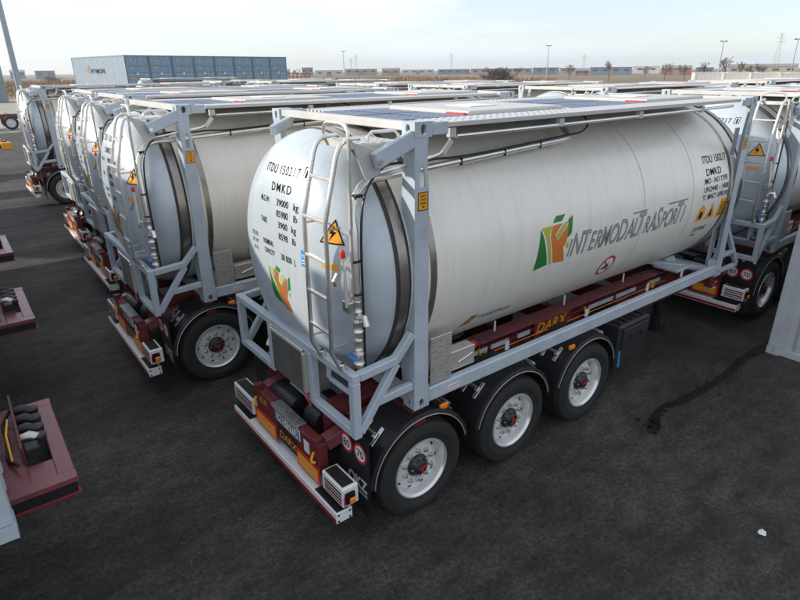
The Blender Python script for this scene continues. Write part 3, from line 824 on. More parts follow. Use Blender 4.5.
    Q.build('registration_print', 'ink', shell, on_side(0.0024), ORG, 0.04)
    a = arc(2.20)
    Print().poly([(5.02, a), (5.22, a), (5.22, a+0.17), (5.12, a+0.24), (5.02, a+0.17)]).poly([(5.27, a), (5.54, a), (5.405, a+0.25)]).build('hazard_label', 'amberpanel', shell, sf, ORG, 0.05)
    Print().rect(5.62, a-0.02, 5.93, a+0.26).build('yellow_label', 'yellow', shell, sf, ORG, 0.05)
    Q = Print().poly([(5.40, a+0.17), (5.36, a+0.04), (5.45, a+0.04)]).rect(5.08, a+0.04, 5.16, a+0.14)
    for k2 in range(6): Q.rect(5.66, a+0.01+k2*0.036, 5.66+(0.1, 0.16, 0.22)[k2 % 3], a+0.026+k2*0.036)
    Q.poly([(5.84, a+0.15), (5.90, a+0.15), (5.87, a+0.21)])
    Q.build('label_print', 'ink', shell, sf2, ORG, 0.05)
    return T

# ------------------------------------------------------------------ three-axle chassis trailer, origin on the ground under the tank's rear face
AX = (0.10, 1.43, 2.76)
def make_trailer():
    T = thing('container_trailer', 'x', 'trailer', (0, 0, 0))
    B = lambda mb, n, m, par=T, sm=0: mb.build(n, m, par, (0, 0, 0), sm)
    # main beams (I section with stiffeners and slots), cross members
    for sy in (-1, 1):
        y = sy*0.60
        b = MB()
        b.bb((-0.62, y-0.10, 1.188), (6.30, y+0.10, 1.210), 0)
        b.bb((-0.62, y-0.10, 0.80), (6.30, y+0.10, 0.822), 0)
        b.bb((-0.62, y-0.007, 0.822), (6.30, y+0.007, 1.188), 0)
        mbm = B(b, 'main_beam', 'maroon')
        for k in range(11):
            xx = -0.3+k*0.62
            B(MB().bb((xx-0.008, min(y+sy*0.007, y+sy*0.098), 0.823), (xx+0.008, max(y+sy*0.007, y+sy*0.098), 1.187), 0), 'stiffener', 'maroon', mbm)
        B(MB().bb((0.62, y-0.10, 1.275), (5.40, y+0.10, 1.297)).bb((0.62, y-0.006, 1.2105), (5.40, y+0.006, 1.2745)), 'top_flange', 'maroonsheen', mbm)
        for k in range(8): B(MB().bb((0.75+k*0.62, min(y+sy*0.007, y+sy*0.099), 1.211), (0.766+k*0.62, max(y+sy*0.007, y+sy*0.099), 1.2745)), 'stiffener', 'maroon', mbm)
        for xx, lw in ((0.92, 0.58), (1.56, 0.30), (2.02, 0.22), (3.44, 0.56), (4.08, 0.5), (4.9, 0.34)):
            B(MB().bb((xx, min(y+sy*0.1005, y+sy*0.112), 1.17), (xx+lw, max(y+sy*0.1005, y+sy*0.112), 1.225), 0), 'pale_strip', 'frame', mbm)
        for xx in (1.35, 3.33, 4.95):
            pts = [(xx, y+sy*0.115, 1.24), (xx+0.02, y+sy*0.125, 1.16), (xx+0.05, y+sy*0.13, 1.12), (xx+0.09, y+sy*0.125, 1.13), (xx+0.11, y+sy*0.12, 1.19)]
            B(MB().tube(pts, 0.014, 6), 'lashing_hook', 'yellow', mbm, 40)
        B(MB().tube([(0.6, y+sy*0.125, 1.15), (3.2, y+sy*0.125, 1.135), (5.4, y+sy*0.125, 1.15)], 0.0045, 5), 'air_line', 'amberpanel', mbm)
    for xx in (0.089, 1.2, 2.1, 3.2, 4.4, 5.97):
        b = MB().bb((xx-0.075, -1.17, 1.09), (xx+0.075, 1.17, 1.1865), 0.004) if xx in (0.089, 5.97) else MB().bb((xx-0.05, -0.59, 0.90), (xx+0.05, 0.59, 1.15), 0.004)
        B(b, 'cross_member', 'maroon')
    B(MB().bb((4.6, -0.498, 1.17), (6.25, 0.498, 1.192), 0.003), 'front_plate', 'maroon')
    for xx in (0.089, 5.97):
        for sy in (-1, 1):
            tl = B(MB().bb((xx-0.07, sy*1.14-0.065, 1.03), (xx+0.07, sy*1.14+0.065, 1.089), 0.008), 'twist_lock', 'maroon')
            B(MB().tube([(xx-0.09, sy*1.14, 1.01), (xx+0.02, sy*1.14, 0.985), (xx+0.12, sy*1.17, 1.0)], 0.016, 6), 'lock_handle', 'zinc', tl)
            B(MB().bb((xx-0.04, sy*1.14-0.03, 1.187), (xx+0.04, sy*1.14+0.03, 1.2255), 0.004), 'lock_head', 'zinc', tl)
    P = Print().text('DARX', 0, 0, 0.185, shear=0.25, w=0.60)
    P.build('maker_print', 'yellow', T, on_plane((2.36, -0.7155, 1.132), (1, 0, 0), (0, 0, 1)), (0, 0, 0), 0)
    MB().bb((2.32, -0.714, 1.07), (3.05, -0.7005, 1.274), 0.003).build('maker_panel', 'maroon', T)
    # axles and wheels
    for ax in AX:
        axl = B(MB().tube([(ax, -1.0, 0.52), (ax, 1.0, 0.52)], 0.075, 12), 'axle', 'black', T, 40)
        for sy in (-1, 1):
            B(MB().beam((ax-0.45, sy*0.5, 0.75), (ax+0.1, sy*0.5, 0.48), 0.09, 0.06), 'trailing_arm', 'black', axl)
            B(MB().lathe([(0.58, 0.0), (0.58, 0.14), (0.85, 0.15), (0.85, 0.0)], (ax+0.35, sy*0.5, 0), 'z', 14), 'air_spring', 'rubber', axl, 40)
            yo = sy*1.235
            s = sy
            yc = sy*1.05
            prof = [(-0.12, 0.30), (-0.175, 0.335), (-0.19, 0.40), (-0.188, 0.46), (-0.17, 0.505)]
            for g in (-0.11, -0.04, 0.03, 0.10):
                prof += [(g-0.010, 0.523), (g-0.008, 0.508), (g+0.008, 0.508), (g+0.010, 0.523)]
            prof += [(0.17, 0.505), (0.180, 0.485), (0.188, 0.46), (0.1885, 0.44), (0.1925, 0.436), (0.1925, 0.40), (0.1885, 0.396), (0.175, 0.335), (0.12, 0.30)]
            tyre = B(MB().lathe([(a*s, r) for a, r in prof], (ax, yc, 0.522), 'y', 56), 'wheel', 'rubber', T, 40)
            Q = Print()
            fnp = on_plane((ax, yc+s*0.1945, 0.522), (-s, 0, 0), (0, 0, 1))
            # raised block lettering round the sidewall
            bb_ = MB()
            for q in list(range(0, 9))+list(range(18, 27)):
                t = 2*PI*q/36
                p = Vector((math.cos(t)*0.418, 0, math.sin(t)*0.418))
                bb_.box((ax+p.x, yc+s*0.193, 0.522+p.z), (0.026, 0.006, 0.034), 0, Matrix.Rotation(-t+PI/2, 3, 'Y'))
            B(bb_, 'sidewall_lettering', 'rubber', tyre)
            # rim: polished flange, dished disc, nuts, hub
            rp_ = [(0.165, 0.330), (0.178, 0.325), (0.180, 0.312), (0.165, 0.300), (0.150, 0.292), (0.075, 0.286), (0.060, 0.276)]
            rim = B(MB().lathe([(a*s, r) for a, r in rp_], (ax, yc, 0.522), 'y', 48), 'rim', 'rimedge', tyre, 35)
            dp = [(0.060, 0.278), (0.058, 0.268), (0.086, 0.226), (0.092, 0.212), (0.092, 0.120), (0.05, 0.115)]
            B(MB().lathe([(a*s, r) for a, r in dp], (ax, yc, 0.522), 'y', 48), 'rim_disc', 'rim', tyre, 35)
            nb = MB(); hb = MB()
            for q in range(10):
                t = 2*PI*(q+0.5)/10
                px, pz = ax+0.172*math.cos(t), 0.522+0.172*math.sin(t)
                nb.lathe([(0.093*s, 0.026), (0.112*s, 0.026), (0.112*s, 0.016), (0.136*s, 0.014), (0.138*s, 0)], (px, yc, pz), 'y', 6)
                t += PI/10
                hb.lathe([(0.0695*s, 0.022), (0.0715*s, 0.022), (0.0715*s, 0.0)], (ax+0.246*math.cos(t), yc+0.0*s, 0.522+0.246*math.sin(t)), 'y', 10)
            B(nb, 'wheel_nuts', 'zinc', tyre)
            B(hb, 'rim_holes', 'ink', tyre)
            hubp = [(0.05, 0.122), (0.115, 0.12), (0.132, 0.105), (0.14, 0.085), (0.165, 0.075), (0.175, 0.06), (0.177, 0.0)]
            hub = B(MB().lathe([(a*s, r) for a, r in hubp], (ax, yc, 0.522), 'y', 24), 'hub', 'black', tyre, 35)
            hp_ = MB()
            for q in range(8):
                t = 2*PI*q/8
                hp_.lathe([(0.138*s, 0.011), (0.150*s, 0.011), (0.150*s, 0)], (ax+0.098*math.cos(t), yc, 0.522+0.098*math.sin(t)), 'y', 6)
            B(hp_, 'hub_bolts', 'zinc', tyre)
            rc = MB()
            for q in range(3):
                t = 2*PI*q/3+0.5+ax
                rc.box((ax+0.02*math.cos(t), yc+s*0.179, 0.522+0.02*math.sin(t)), (0.05, 0.006, 0.022), 0, Matrix.Rotation(-t, 3, 'Y'))
            B(rc, 'hub_mark', 'red', tyre)
    # mudguards: black arcs with a pale lip, clamps on stub pipes
    for i, ax in enumerate(AX):
        for sy in (-1, 1):
            y0, y1 = sy*0.72, sy*1.215
            zc = 0.545; rg = 0.625
            a0, a1 = (R(178), R(14)) if i == 0 else (R(168), R(14))
            outer = [(ax+rg*math.cos(a0+(a1-a0)*k/20), zc+rg*math.sin(a0+(a1-a0)*k/20)) for k in range(21)]
            b = MB()
            for k in range(20):
                (xa, za), (xb, zb) = outer[k], outer[k+1]
                xa2, za2 = ax+(xa-ax)*0.985, zc+(za-zc)*0.985
                xb2, zb2 = ax+(xb-ax)*0.985, zc+(zb-zc)*0.985
                b.prism([(xa, y0, za), (xb, y0, zb), (xb2, y0, zb2), (xa2, y0, za2)], (0, y1-y0, 0))
            bmesh.ops.remove_doubles(b.bm, verts=b.bm.verts[:], dist=1e-5)
            mg = B(b, 'mudguard', 'black', T, 30)
            # rolled outer lip and pale edge trim
            lip = []
            b = MB()
            for k in range(20):
                (xa, za), (xb, zb) = outer[k], outer[k+1]
                f1, f2 = 1.003, 0.93
                yl = y1+sy*0.001
                b.prism([(ax+(xa-ax)*f1, yl, zc+(za-zc)*f1), (ax+(xb-ax)*f1, yl, zc+(zb-zc)*f1), (ax+(xb-ax)*f2, yl+sy*0.014, zc+(zb-zc)*f2), (ax+(xa-ax)*f2, yl+sy*0.014, zc+(za-zc)*f2)], (0, sy*0.012, 0))
            B(b, 'lip', 'black', mg)
            edge = [(ax+(x-ax)*0.930, y1+sy*0.026, zc+(z-zc)*0.930) for x, z in outer]
            B(MB().tube(edge, 0.0055, 5), 'edge_trim', 'plate', mg)
            for da in (R(133), R(48)):
                px, pz = ax+(rg+0.03)*math.cos(da), zc+(rg+0.03)*math.sin(da)
                B(MB().tube([(px, sy*0.55, pz+0.015), (px, sy*1.10, pz+0.015)], 0.02, 8), 'stay_pipe', 'dullsteel', mg, 40)
                for yy in (0.90, 1.08):
                    tx, tz = -math.sin(da), math.cos(da)
                    n_ = Vector((math.cos(da), 0, math.sin(da)))
                    c_ = Vector((ax, sy*yy, zc))+n_*(rg+0.012)
                    t_ = Vector((tx, 0, tz))
                    B(MB().beam(c_-t_*0.10, c_+t_*0.10, 0.045, 0.012, 0.003, n_).beam(c_-t_*0.03+n_*0.03, c_+t_*0.03+n_*0.03, 0.052, 0.03, 0.006, n_), 'clamp', 'zinc', mg)
            if i == 0:
                xx = ax-rg+0.01
                fl = B(MB().bb((xx-0.014, min(y0, y1), 0.80), (xx, max(y0, y1), 1.12), 0.003), 'rear_panel', 'black', mg)
                ff = B(MB().bb((xx-0.012, min(y0, y1), 0.22), (xx-0.002, max(y0, y1), 0.795), 0.003), 'mud_flap', 'black', mg)
                Q = Print()
                for cx, tx in ((0.085, '80'), (0.305, '70')):
                    if sy < 0:
                        pass
                if sy < 0:
                    o_ = (xx-0.017, y0-0.03, 0.815)
                    pf = on_plane(o_, (0, -1, 0), (0, 0, 1)); pf2 = on_plane((o_[0]-0.002, o_[1], o_[2]), (0, -1, 0), (0, 0, 1))
                    Q = Print().disc(0.105, 0.10, 0.105).disc(0.335, 0.10, 0.105)
                    Q.build('speed_sign', 'signwhite', mg, pf, (0, 0, 0), 0)
                    Print().ring(0.105, 0.10, 0.080, 0.106).ring(0.335, 0.10, 0.080, 0.106).build('sign_ring', 'red', mg, pf2, (0, 0, 0), 0)
                    Print().text('80', 0.105, 0.058, 0.115, 'c').text('70', 0.335, 0.058, 0.115, 'c').build('sign_number', 'ink', mg, pf2, (0, 0, 0), 0)
                    Print().text('OKZ', 0.14, -0.36, 0.175, w=0.32, offset=0.006).text('TRAILERS', 0.27, -0.42, 0.045).build('flap_print', 'signwhite', mg, on_plane((xx-0.0135, y0, 0.865), (0, -1, 0), (0, 0, 1)), (0, 0, 0), 0)
    for xx, z in ((0.33, 1.10), (2.36, 1.10)):
        for sy in (-1, 1):
            B(MB().bb((xx, min(sy*1.19, sy*1.225), z), (xx+0.10, max(sy*1.19, sy*1.225), z+0.055), 0.008), 'side_marker', 'amber')
    # tool box, wheel chock, air tanks
    bx = B(MB().bb((3.46, -1.20, 0.44), (4.18, -0.60, 1.08), 0.03), 'tool_box', 'plastic')
    for k in range(5): B(MB().bb((3.52+k*0.13, -1.15, 1.081), (3.58+k*0.13, -0.64, 1.10), 0.006), 'lid_rib', 'plastic', bx)
    B(MB().bb((3.52, -1.222, 0.50), (4.12, -1.201, 1.02), 0.012), 'lid', 'plastic', bx)
    for xx in (3.72, 3.98): B(MB().bb((xx-0.05, -1.236, 0.84), (xx+0.05, -1.223, 0.93), 0.006), 'latch', 'black', bx)
    ck = B(MB().prism([(3.40, -1.18, 0.40), (3.66, -1.18, 0.40), (3.62, -1.18, 0.62)], (0, 0.16, 0)), 'wheel_chock', 'black')
    B(MB().tube([(3.52, -1.20, 0.48), (3.50, -1.20, 0.72)], 0.018, 6), 'chock_strap', 'blueplastic', ck)
    B(MB().lathe([(-0.05, 0.0), (-0.04, 0.10), (0.0, 0.125), (0.56, 0.125), (0.60, 0.10), (0.61, 0)], (-0.30, -0.36, 0.93), 'y', 18), 'air_tank', 'black', T, 40)
    B(MB().lathe([(-0.05, 0.0), (-0.04, 0.10), (0.0, 0.125), (0.40, 0.125), (0.44, 0.10), (0.45, 0)], (-0.58, 0.02, 0.90), 'y', 18), 'air_tank', 'black', T, 40)
    B(MB().lathe([(-0.05, 0.0), (-0.04, 0.12), (0.0, 0.135), (0.16, 0.135), (0.2, 0.12), (0.21, 0)], (-0.52, -0.42, 0.93), 'y', 18), 'brake_chamber', 'black', T, 40)
    B(MB().bb((-0.52, -0.30, 1.02), (0.2, 0.30, 1.035), 0.003), 'splash_plate', 'frame')
    # rear end: beam, arms, number plate, reflectors, lamps, bumper
    xb = -0.80
    rb = B(MB().bb((xb, -0.78, 0.62), (xb+0.11, 0.60, 0.94), 0.01), 'rear_beam', 'maroon')
    for sy, y in ((1, 0.55), (-1, -0.72)):
        B(MB().beam((xb+0.112, y, 0.90), (0.0, y*1.02, 1.06), 0.13, 0.13, 0.008), 'rear_arm', 'maroonsheen', rb)
        B(MB().bb((xb-0.02, y-0.04, 0.93), (xb+0.07, y+0.04, 1.00), 0.006), 'ear', 'maroon', rb)
    b = MB().bb((xb-0.012, -0.44, 0.80), (xb-0.002, 0.10, 0.925), 0.003)
    npl = B(b, 'number_plate', 'signwhite')
    fp = on_plane((xb-0.0135, 0.10, 0.80), (0, -1, 0), (0, 0, 1))
    Print().rect(0.004, 0.004, 0.044, 0.12).rect(0.496, 0.004, 0.536, 0.12).build('plate_band', 'blue', npl, fp, (0, 0, 0), 0)
    Print().text('XE512TU', 0.062, 0.022, 0.108, sx=0.98).build('plate_characters', 'ink', npl, fp, (0, 0, 0), 0)
    B(MB().bb((xb-0.03, -0.42, 0.93), (xb-0.004, 0.12, 0.95), 0.003), 'plate_lamp', 'zinc', npl)
    teeth = MB()
    for k in range(14): teeth.bb((xb-0.035, 0.13-k*0.04-0.022, 0.952), (xb+0.09, 0.13-k*0.04, 0.972), 0)
    B(teeth, 'tread_strip', 'zinc', npl)
    for y0, y1 in ((0.62, 0.10), (-0.34, -0.80)):
        rf = B(MB().bb((xb-0.012, y1, 0.49), (xb-0.002, y0, 0.69), 0.003), 'reflector_panel', 'red')
        B(MB().bb((xb-0.017, y1+0.035, 0.525), (xb-0.0125, y0-0.035, 0.655)), 'reflector_face', 'amberpanel', rf)
    B(MB().bb((xb-0.006, -0.34, 0.56), (xb-0.001, 0.10, 0.75)), 'backing_plate', 'black')
    Print().text('DARX', 0.03, 0.03, 0.13, shear=0.2, sx=1.05).build('maker_print', 'yellow', T, on_plane((xb-0.008, 0.07, 0.58), (0, -1, 0), (0, 0, 1)), (0, 0, 0), 0)
    Print().text('EUR', 0, 0, 0.10, shear=0.2).build('maker_print', 'yellow', T, on_plane((xb-0.004, 0.48, 0.82), (0, -1, 0), (0, 0, 1)), (0, 0, 0), 0)
    for y in (0.58, -0.70):
        pts = [(xb-0.004, y, 0.83), (xb-0.025, y, 0.79), (xb-0.04, y-0.01, 0.765), (xb-0.045, y-0.04, 0.752), (xb-0.04, y-0.07, 0.775)]
        B(MB().tube(pts, 0.013, 8), 'hook', 'yellow', T, 40)
    B(MB().box((xb-0.004, -0.56, 0.81), (0.006, 0.10, 0.13)), 'paper_tag', 'paper')
    for y0, y1 in ((-0.86, -1.22), (1.20, 0.68)):
        y1, y0 = sorted((y0, y1))
        lp = B(MB().bb((xb-0.02, y1, 0.53), (xb+0.15, y0, 0.735), 0.01), 'tail_lamp', 'white')
        B(MB().bb((xb+0.0, y1+0.03, 0.736), (xb+0.12, y0-0.03, 0.744)), 'tread_pad', 'black', lp)
        for k in range(4):
            B(MB().bb((xb-0.0245, y1+0.02, 0.56+k*0.036), (xb-0.0205, y0-0.05, 0.577+k*0.036)), 'lens_strip', 'darkred' if k in (0, 2) else 'ink', lp)
        sg = -1 if y1 < 0 else 1
        ye = y1 if sg < 0 else y0
        B(MB().bb((xb+0.0, min(ye, ye+sg*0.03), 0.57), (xb+0.10, max(ye, ye+sg*0.03), 0.69), 0.008), 'end_lamp', 'ink', lp)
        B(MB().bb((xb+0.03, min(ye+sg*0.03, ye+sg*0.055), 0.585), (xb+0.09, max(ye+sg*0.03, ye+sg*0.055), 0.645), 0.008), 'marker_lens', 'amber', lp)
        B(MB().bb((xb-0.012, min(ye, ye+sg*0.02), 0.56), (xb-0.002, max(ye, ye+sg*0.02), 0.65), 0.003), 'corner_lens', 'red', lp)
    bp = B(MB().bb((-0.865, -1.165, 0.33), (-0.69, 1.165, 0.45), 0.008), 'bumper', 'white')
    B(MB().bb((-0.869, -1.16, 0.345), (-0.8655, 1.16, 0.385)), 'red_stripe', 'darkred', bp)
    for y0, y1 in ((-1.15, -0.75), (0.75, 1.15)): B(MB().bb((-0.85, y0, 0.4505), (-0.73, y1, 0.458)), 'tread_pad', 'black', bp)
    for y in (-1.166, 1.166):
        for dz in (0.355, 0.425):
            for dx in (-0.84, -0.72): B(MB().lathe([(-0.004, 0), (-0.004, 0.011), (0.004, 0.011), (0.004, 0)], (dx, y, dz), 'y', 8), 'bolt', 'ink', bp)
    for y in (-0.45, 0.45): B(MB().bb((-0.69, y-0.05, 0.36), (-0.60, y+0.05, 0.82), 0.006), 'bumper_bracket', 'maroon')
    # landing legs ahead
    for y in (-0.35, 0.35): B(MB().bb((6.0, y-0.06, 0.05), (6.12, y+0.06, 1.16), 0.008).bb((5.93, y-0.12, 0.0), (6.19, y+0.12, 0.05), 0.006), 'landing_leg', 'black')
    return T

# ------------------------------------------------------------------ empty gooseneck chassis, origin on the ground under its front edge (front points to +x)
def make_neck():
    T = thing('gooseneck_chassis', 'x', 'chassis', (0, 0, 0))
    B = lambda mb, n, m, par=T, sm=0: mb.build(n, m, par, (0, 0, 0), sm)
    zt = 1.25
    for sy in (-1, 1):
        ya, yb = sorted((sy*0.73, sy*0.61))
        sb = B(MB().bb((-6.8, ya, zt-0.05), (0, yb, zt), 0.004), 'side_beam', 'maroonsheen')
        yk = sorted((sy*0.729, sy*0.70))
        B(MB().bb((-2.6, yk[0], zt-0.14), (-0.02, yk[1], zt-0.051)), 'side_web', 'black', sb)
        yk = sorted((sy*0.731, sy*0.66))
        B(MB().bb((-2.6, yk[0], zt-0.16), (0.0, yk[1], zt-0.14), 0.003), 'lower_flange', 'darkred', sb)
        B(MB().bb((-0.9, min(sy*0.731, sy*0.735), zt-0.13), (-0.55, max(sy*0.731, sy*0.735), zt-0.07)), 'name_plate', 'signwhite', sb)
    B(MB().bb((-0.125, -0.609, zt-0.13), (-0.002, 0.609, zt), 0.006), 'front_beam', 'maroonsheen')
    B(MB().bb((-0.72, -0.609, zt-0.06), (-0.30, 0.609, zt-0.001), 0.004), 'cross_plate', 'maroonsheen')
    for xx in (-1.25, -1.75, -2.3, -3.0, -4.5): B(MB().bb((xx-0.06, -0.609, zt-0.14), (xx+0.06, 0.609, zt-0.004), 0.004), 'cross_member', 'maroon')
    B(MB().bb((-0.30, -0.609, zt-0.06), (-0.125, -0.36, zt-0.002), 0.003), 'cross_plate', 'maroonsheen')
    B(MB().bb((-2.6, -0.66, zt-0.175), (0.0, 0.66, zt-0.161), 0.003), 'skid_plate', 'black')
    B(MB().bb((-1.15, -0.05, zt-0.14), (-0.725, 0.05, zt-0.01), 0.003), 'stiffener', 'maroon')
    cp = B(MB().bb((-0.315, -0.34, zt-0.001), (-0.295, 0.68, zt+0.17), 0.004), 'coupling_plate', 'maroon')
    for k, (y, m) in enumerate(((0.48, 'plastic'), (0.30, 'hose'), (0.12, 'plastic'), (-0.04, 'dullsteel'))):
        c = B(MB().tube([(-0.295, y, zt+0.09), (-0.235, y, zt+0.09), (-0.185, y, zt+0.05)], [0.035, 0.045, 0.05], 10), 'air_coupling', m, cp, 40)
        B(MB().lathe([(zt+0.02, 0.0), (zt+0.02, 0.055), (zt+0.075, 0.06), (zt+0.09, 0.03), (zt+0.09, 0)], (-0.170, y, 0), 'z', 12), 'coupling_cap', 'plastic', cp, 40)
    B(MB().bb((-0.290, -0.27, zt-0.0), (-0.185, -0.15, zt+0.10), 0.01), 'socket', 'plastic', cp)
    B(MB().tube([(-0.325, 0.5, zt+0.1), (-0.405, 0.4, zt+0.02), (-0.385, 0.1, zt+0.05), (-0.415, -0.2, zt+0.02), (-0.355, -0.4, zt+0.06)], 0.014, 6), 'hose', 'hose', cp, 60)
    B(MB().tube([(-0.355, 0.3, zt+0.12), (-0.385, 0.0, zt+0.14), (-0.385, -0.3, zt+0.06)], 0.010, 6), 'hose', 'yellow', cp, 60)
    # rear part with wheels
    for sy in (-1, 1):
        y = sy*0.58
        B(MB().bb((-12.2, y-0.07, 0.80), (-2.6, y+0.07, 1.12)), 'main_beam', 'maroon')
    for xx in (-3.2, -6.0, -9.2, -12.1): B(MB().bb((xx-0.08, -1.2, 1.125), (xx+0.08, 1.2, 1.222), 0.004), 'cross_member', 'maroon')
    for ax in (-9.1, -10.43, -11.76):
        for sy in (-1, 1):
            yc = sy*1.05
            wv = B(MB().lathe([(-0.12*sy, 0.30), (-0.19*sy, 0.40), (-0.17*sy, 0.505), (-0.1*sy, 0.522), (0.1*sy, 0.522), (0.17*sy, 0.505), (0.19*sy, 0.40), (0.12*sy, 0.30)], (ax, yc, 0.522), 'y', 36), 'wheel', 'rubber', T, 40)
            B(MB().lathe([(0.17*sy, 0.33), (0.17*sy, 0.31), (0.06*sy, 0.28), (0.09*sy, 0.2), (0.09*sy, 0.11), (0.15*sy, 0.1), (0.16*sy, 0)], (ax, yc, 0.522), 'y', 30), 'rim', 'rim', wv, 35)
    for sy in (-0.7, 0.7): B(MB().bb((-3.9, sy-0.06, 0.05), (-3.78, sy+0.06, 0.80), 0.008).bb((-3.97, sy-0.12, 0.0), (-3.71, sy+0.12, 0.05), 0.006), 'landing_leg', 'black')
    return T

TANK = make_tank()
TRAILER = make_trailer()
NECK = make_neck()

GT, GC, GN = 'white tank containers in the yard', 'three-axle chassis trailers under the tanks', 'empty gooseneck chassis along the left edge'
TSKIP = {'registration_print', 'emblem', 'company_lettering', 'lettering_bar', 'prohibition_sign', 'sign_ring', 'sign_figure', 'maker_print', 'maker_emblem', 'small_print', 'hazard_label', 'yellow_label', 'label_print', 'rail_label', 'lug', 'gusset', 'sticker_print', 'drain_stub', 'saddle_strut', 'relief_valve', 'coupling', 'clip', 'seal_tie', 'bolt', 'foot', 'stand_off', 'document_tube', 'lock_bolt', 'manual_box', 'data_plate', 'handrail_hinge', 'kick_strip', 'link_rod', 'link_arm', 'front_shelf', 'valve_handle', 'saddle', 'bar', 'air_hose', 'lever', 'latch', 'hinge', 'seam', 'warning_triangle', 'bolt_print', 'blue_sticker', 'orange_sticker', 'hatch'}
CSKIP = {'stiffener', 'pale_strip', 'lashing_hook', 'air_line', 'twist_lock', 'maker_print', 'maker_panel', 'trailing_arm', 'air_spring', 'sidewall_lettering', 'wheel_nuts', 'rim_holes', 'hub', 'hub_bolts', 'hub_mark', 'lip', 'edge_trim', 'stay_pipe', 'clamp', 'speed_sign', 'sign_ring', 'sign_number', 'flap_print', 'side_marker', 'tool_box', 'wheel_chock', 'air_tank', 'brake_chamber', 'splash_plate', 'number_plate', 'tread_pad', 'lens_strip', 'end_lamp', 'marker_lens', 'corner_lens', 'hook', 'paper_tag', 'bolt', 'backing_plate', 'bumper_bracket', 'outer_rail', 'rear_panel', 'mud_flap'}
def place(x, y, tl, cl, lite, first=False):
    t = TANK if first else copy_tree(TANK, None, TSKIP if lite else ())
    c = TRAILER if first else copy_tree(TRAILER, None, CSKIP if lite else ())
    t.location = (x, y, ZB); c.location = (x, y, 0)
    t['label'] = tl; c['label'] = cl; t['group'] = GT; c['group'] = GC
place(0, 0, 'large white tank container in the foreground with ladder and INTERMODALTRASPORTI lettering', 'maroon three-axle trailer carrying the foreground lettered tank, its three wheels in view', False, True)
rows = [(-0.57, 3.88, 'white tank container directly left of the foreground tank', 'maroon trailer under the tank directly left of the foreground tank', False),
        (-0.22, 7.76, 'white tank container third from the front in the left row', 'maroon trailer under the third tank from the front of the left row', False),
        (-0.06, 11.25, 'white tank container fourth in the left row, last before the gap', 'maroon trailer under the fourth tank of the left row, last before the gap', False),
        (-0.12, 18.72, 'white tank container standing alone past the gap beside the tall lamp mast', 'maroon trailer standing past the gap under the tank beside the tall lamp mast', False),
        (7.87, -0.05, 'white tank container in the second row straight ahead of the foreground tank', 'trailer with red striped bumper straight ahead of the foreground tank', False),
        (8.35, 3.85, 'white tank container in the second row ahead of the tank left of the foreground tank', 'trailer in the second row ahead of the tank left of the foreground tank', True),
        (8.0, 7.7, 'white tank container in the second row, third lane from the foreground', 'trailer in the second row, third lane from the foreground', True),
        (7.8, 11.3, 'white tank container in the second row, fourth lane from the foreground', 'trailer in the second row, fourth lane from the foreground', True),
        (7.9, 18.7, 'white tank container in the second row ahead of the tank by the lamp mast', 'trailer in the second row ahead of the tank by the lamp mast', True),
        (7.5, 22.9, 'white tank container one lane beyond the lamp mast tank in the second row', 'trailer one lane beyond the lamp mast tank in the second row', True),
        (8.6, 38.0, 'white tank container farthest off, parked before the blue container stack', 'trailer under the farthest tank before the blue container stack', True),
        (16.0, -0.1, 'white tank container third ahead in the lane of the foreground tank', 'trailer third ahead in the lane of the foreground tank', True),
        (16.4, 3.8, 'white tank container third ahead in the lane left of the foreground tank', 'trailer third ahead in the lane left of the foreground tank', True)]
for r in rows: place(*r)
# row on the left, standing on the empty-looking gooseneck chassis: only their fronts come near the frame; fourth and sixth boxes unseen, added to shade the yard
necks = [(-2.66, 0.42, 'maroon gooseneck chassis front nearest the camera at lower left', 'blue-grey box container at lower left, only its front corner post in view'),
         (-2.49, 4.20, 'maroon gooseneck chassis front at left edge, second from the camera', 'blue-grey box container on the second gooseneck chassis from the camera'),
         (-2.39, 7.82, 'maroon gooseneck chassis front at left edge, third from the camera', 'blue-grey box container on the third gooseneck chassis from the camera'),
         (-2.6, 11.6, 'maroon gooseneck chassis fourth from the camera along the left edge', 'unseen blue-grey box container added on the fourth gooseneck chassis to shade the yard'),
         (-2.5, 15.3, 'maroon gooseneck chassis fifth from the camera along the left edge', None),
         (-0.6, 27.5, 'maroon gooseneck chassis front with yellow pad beyond the lone tank', None),
         (10.6, 52.8, 'far maroon chassis with a wheel showing at the upper left edge', None),
         (-2.6, 19.1, 'maroon gooseneck chassis sixth from the camera along the left edge', 'unseen blue-grey box container added on the sixth gooseneck chassis to shade the yard'),
         (-2.6, 22.9, 'maroon gooseneck chassis seventh from the camera along the left edge', None)]
for i, (x, y, nl, tl) in enumerate(necks):
    n = NECK if i == 0 else copy_tree(NECK)
    n.location = (x, y, 0); n['label'] = nl; n['group'] = GN
    if 'yellow pad' in nl: MB().bb((-0.42, -0.95, 1.02), (-0.03, -0.735, 1.34), 0.03).build('pad', 'yellow', n)

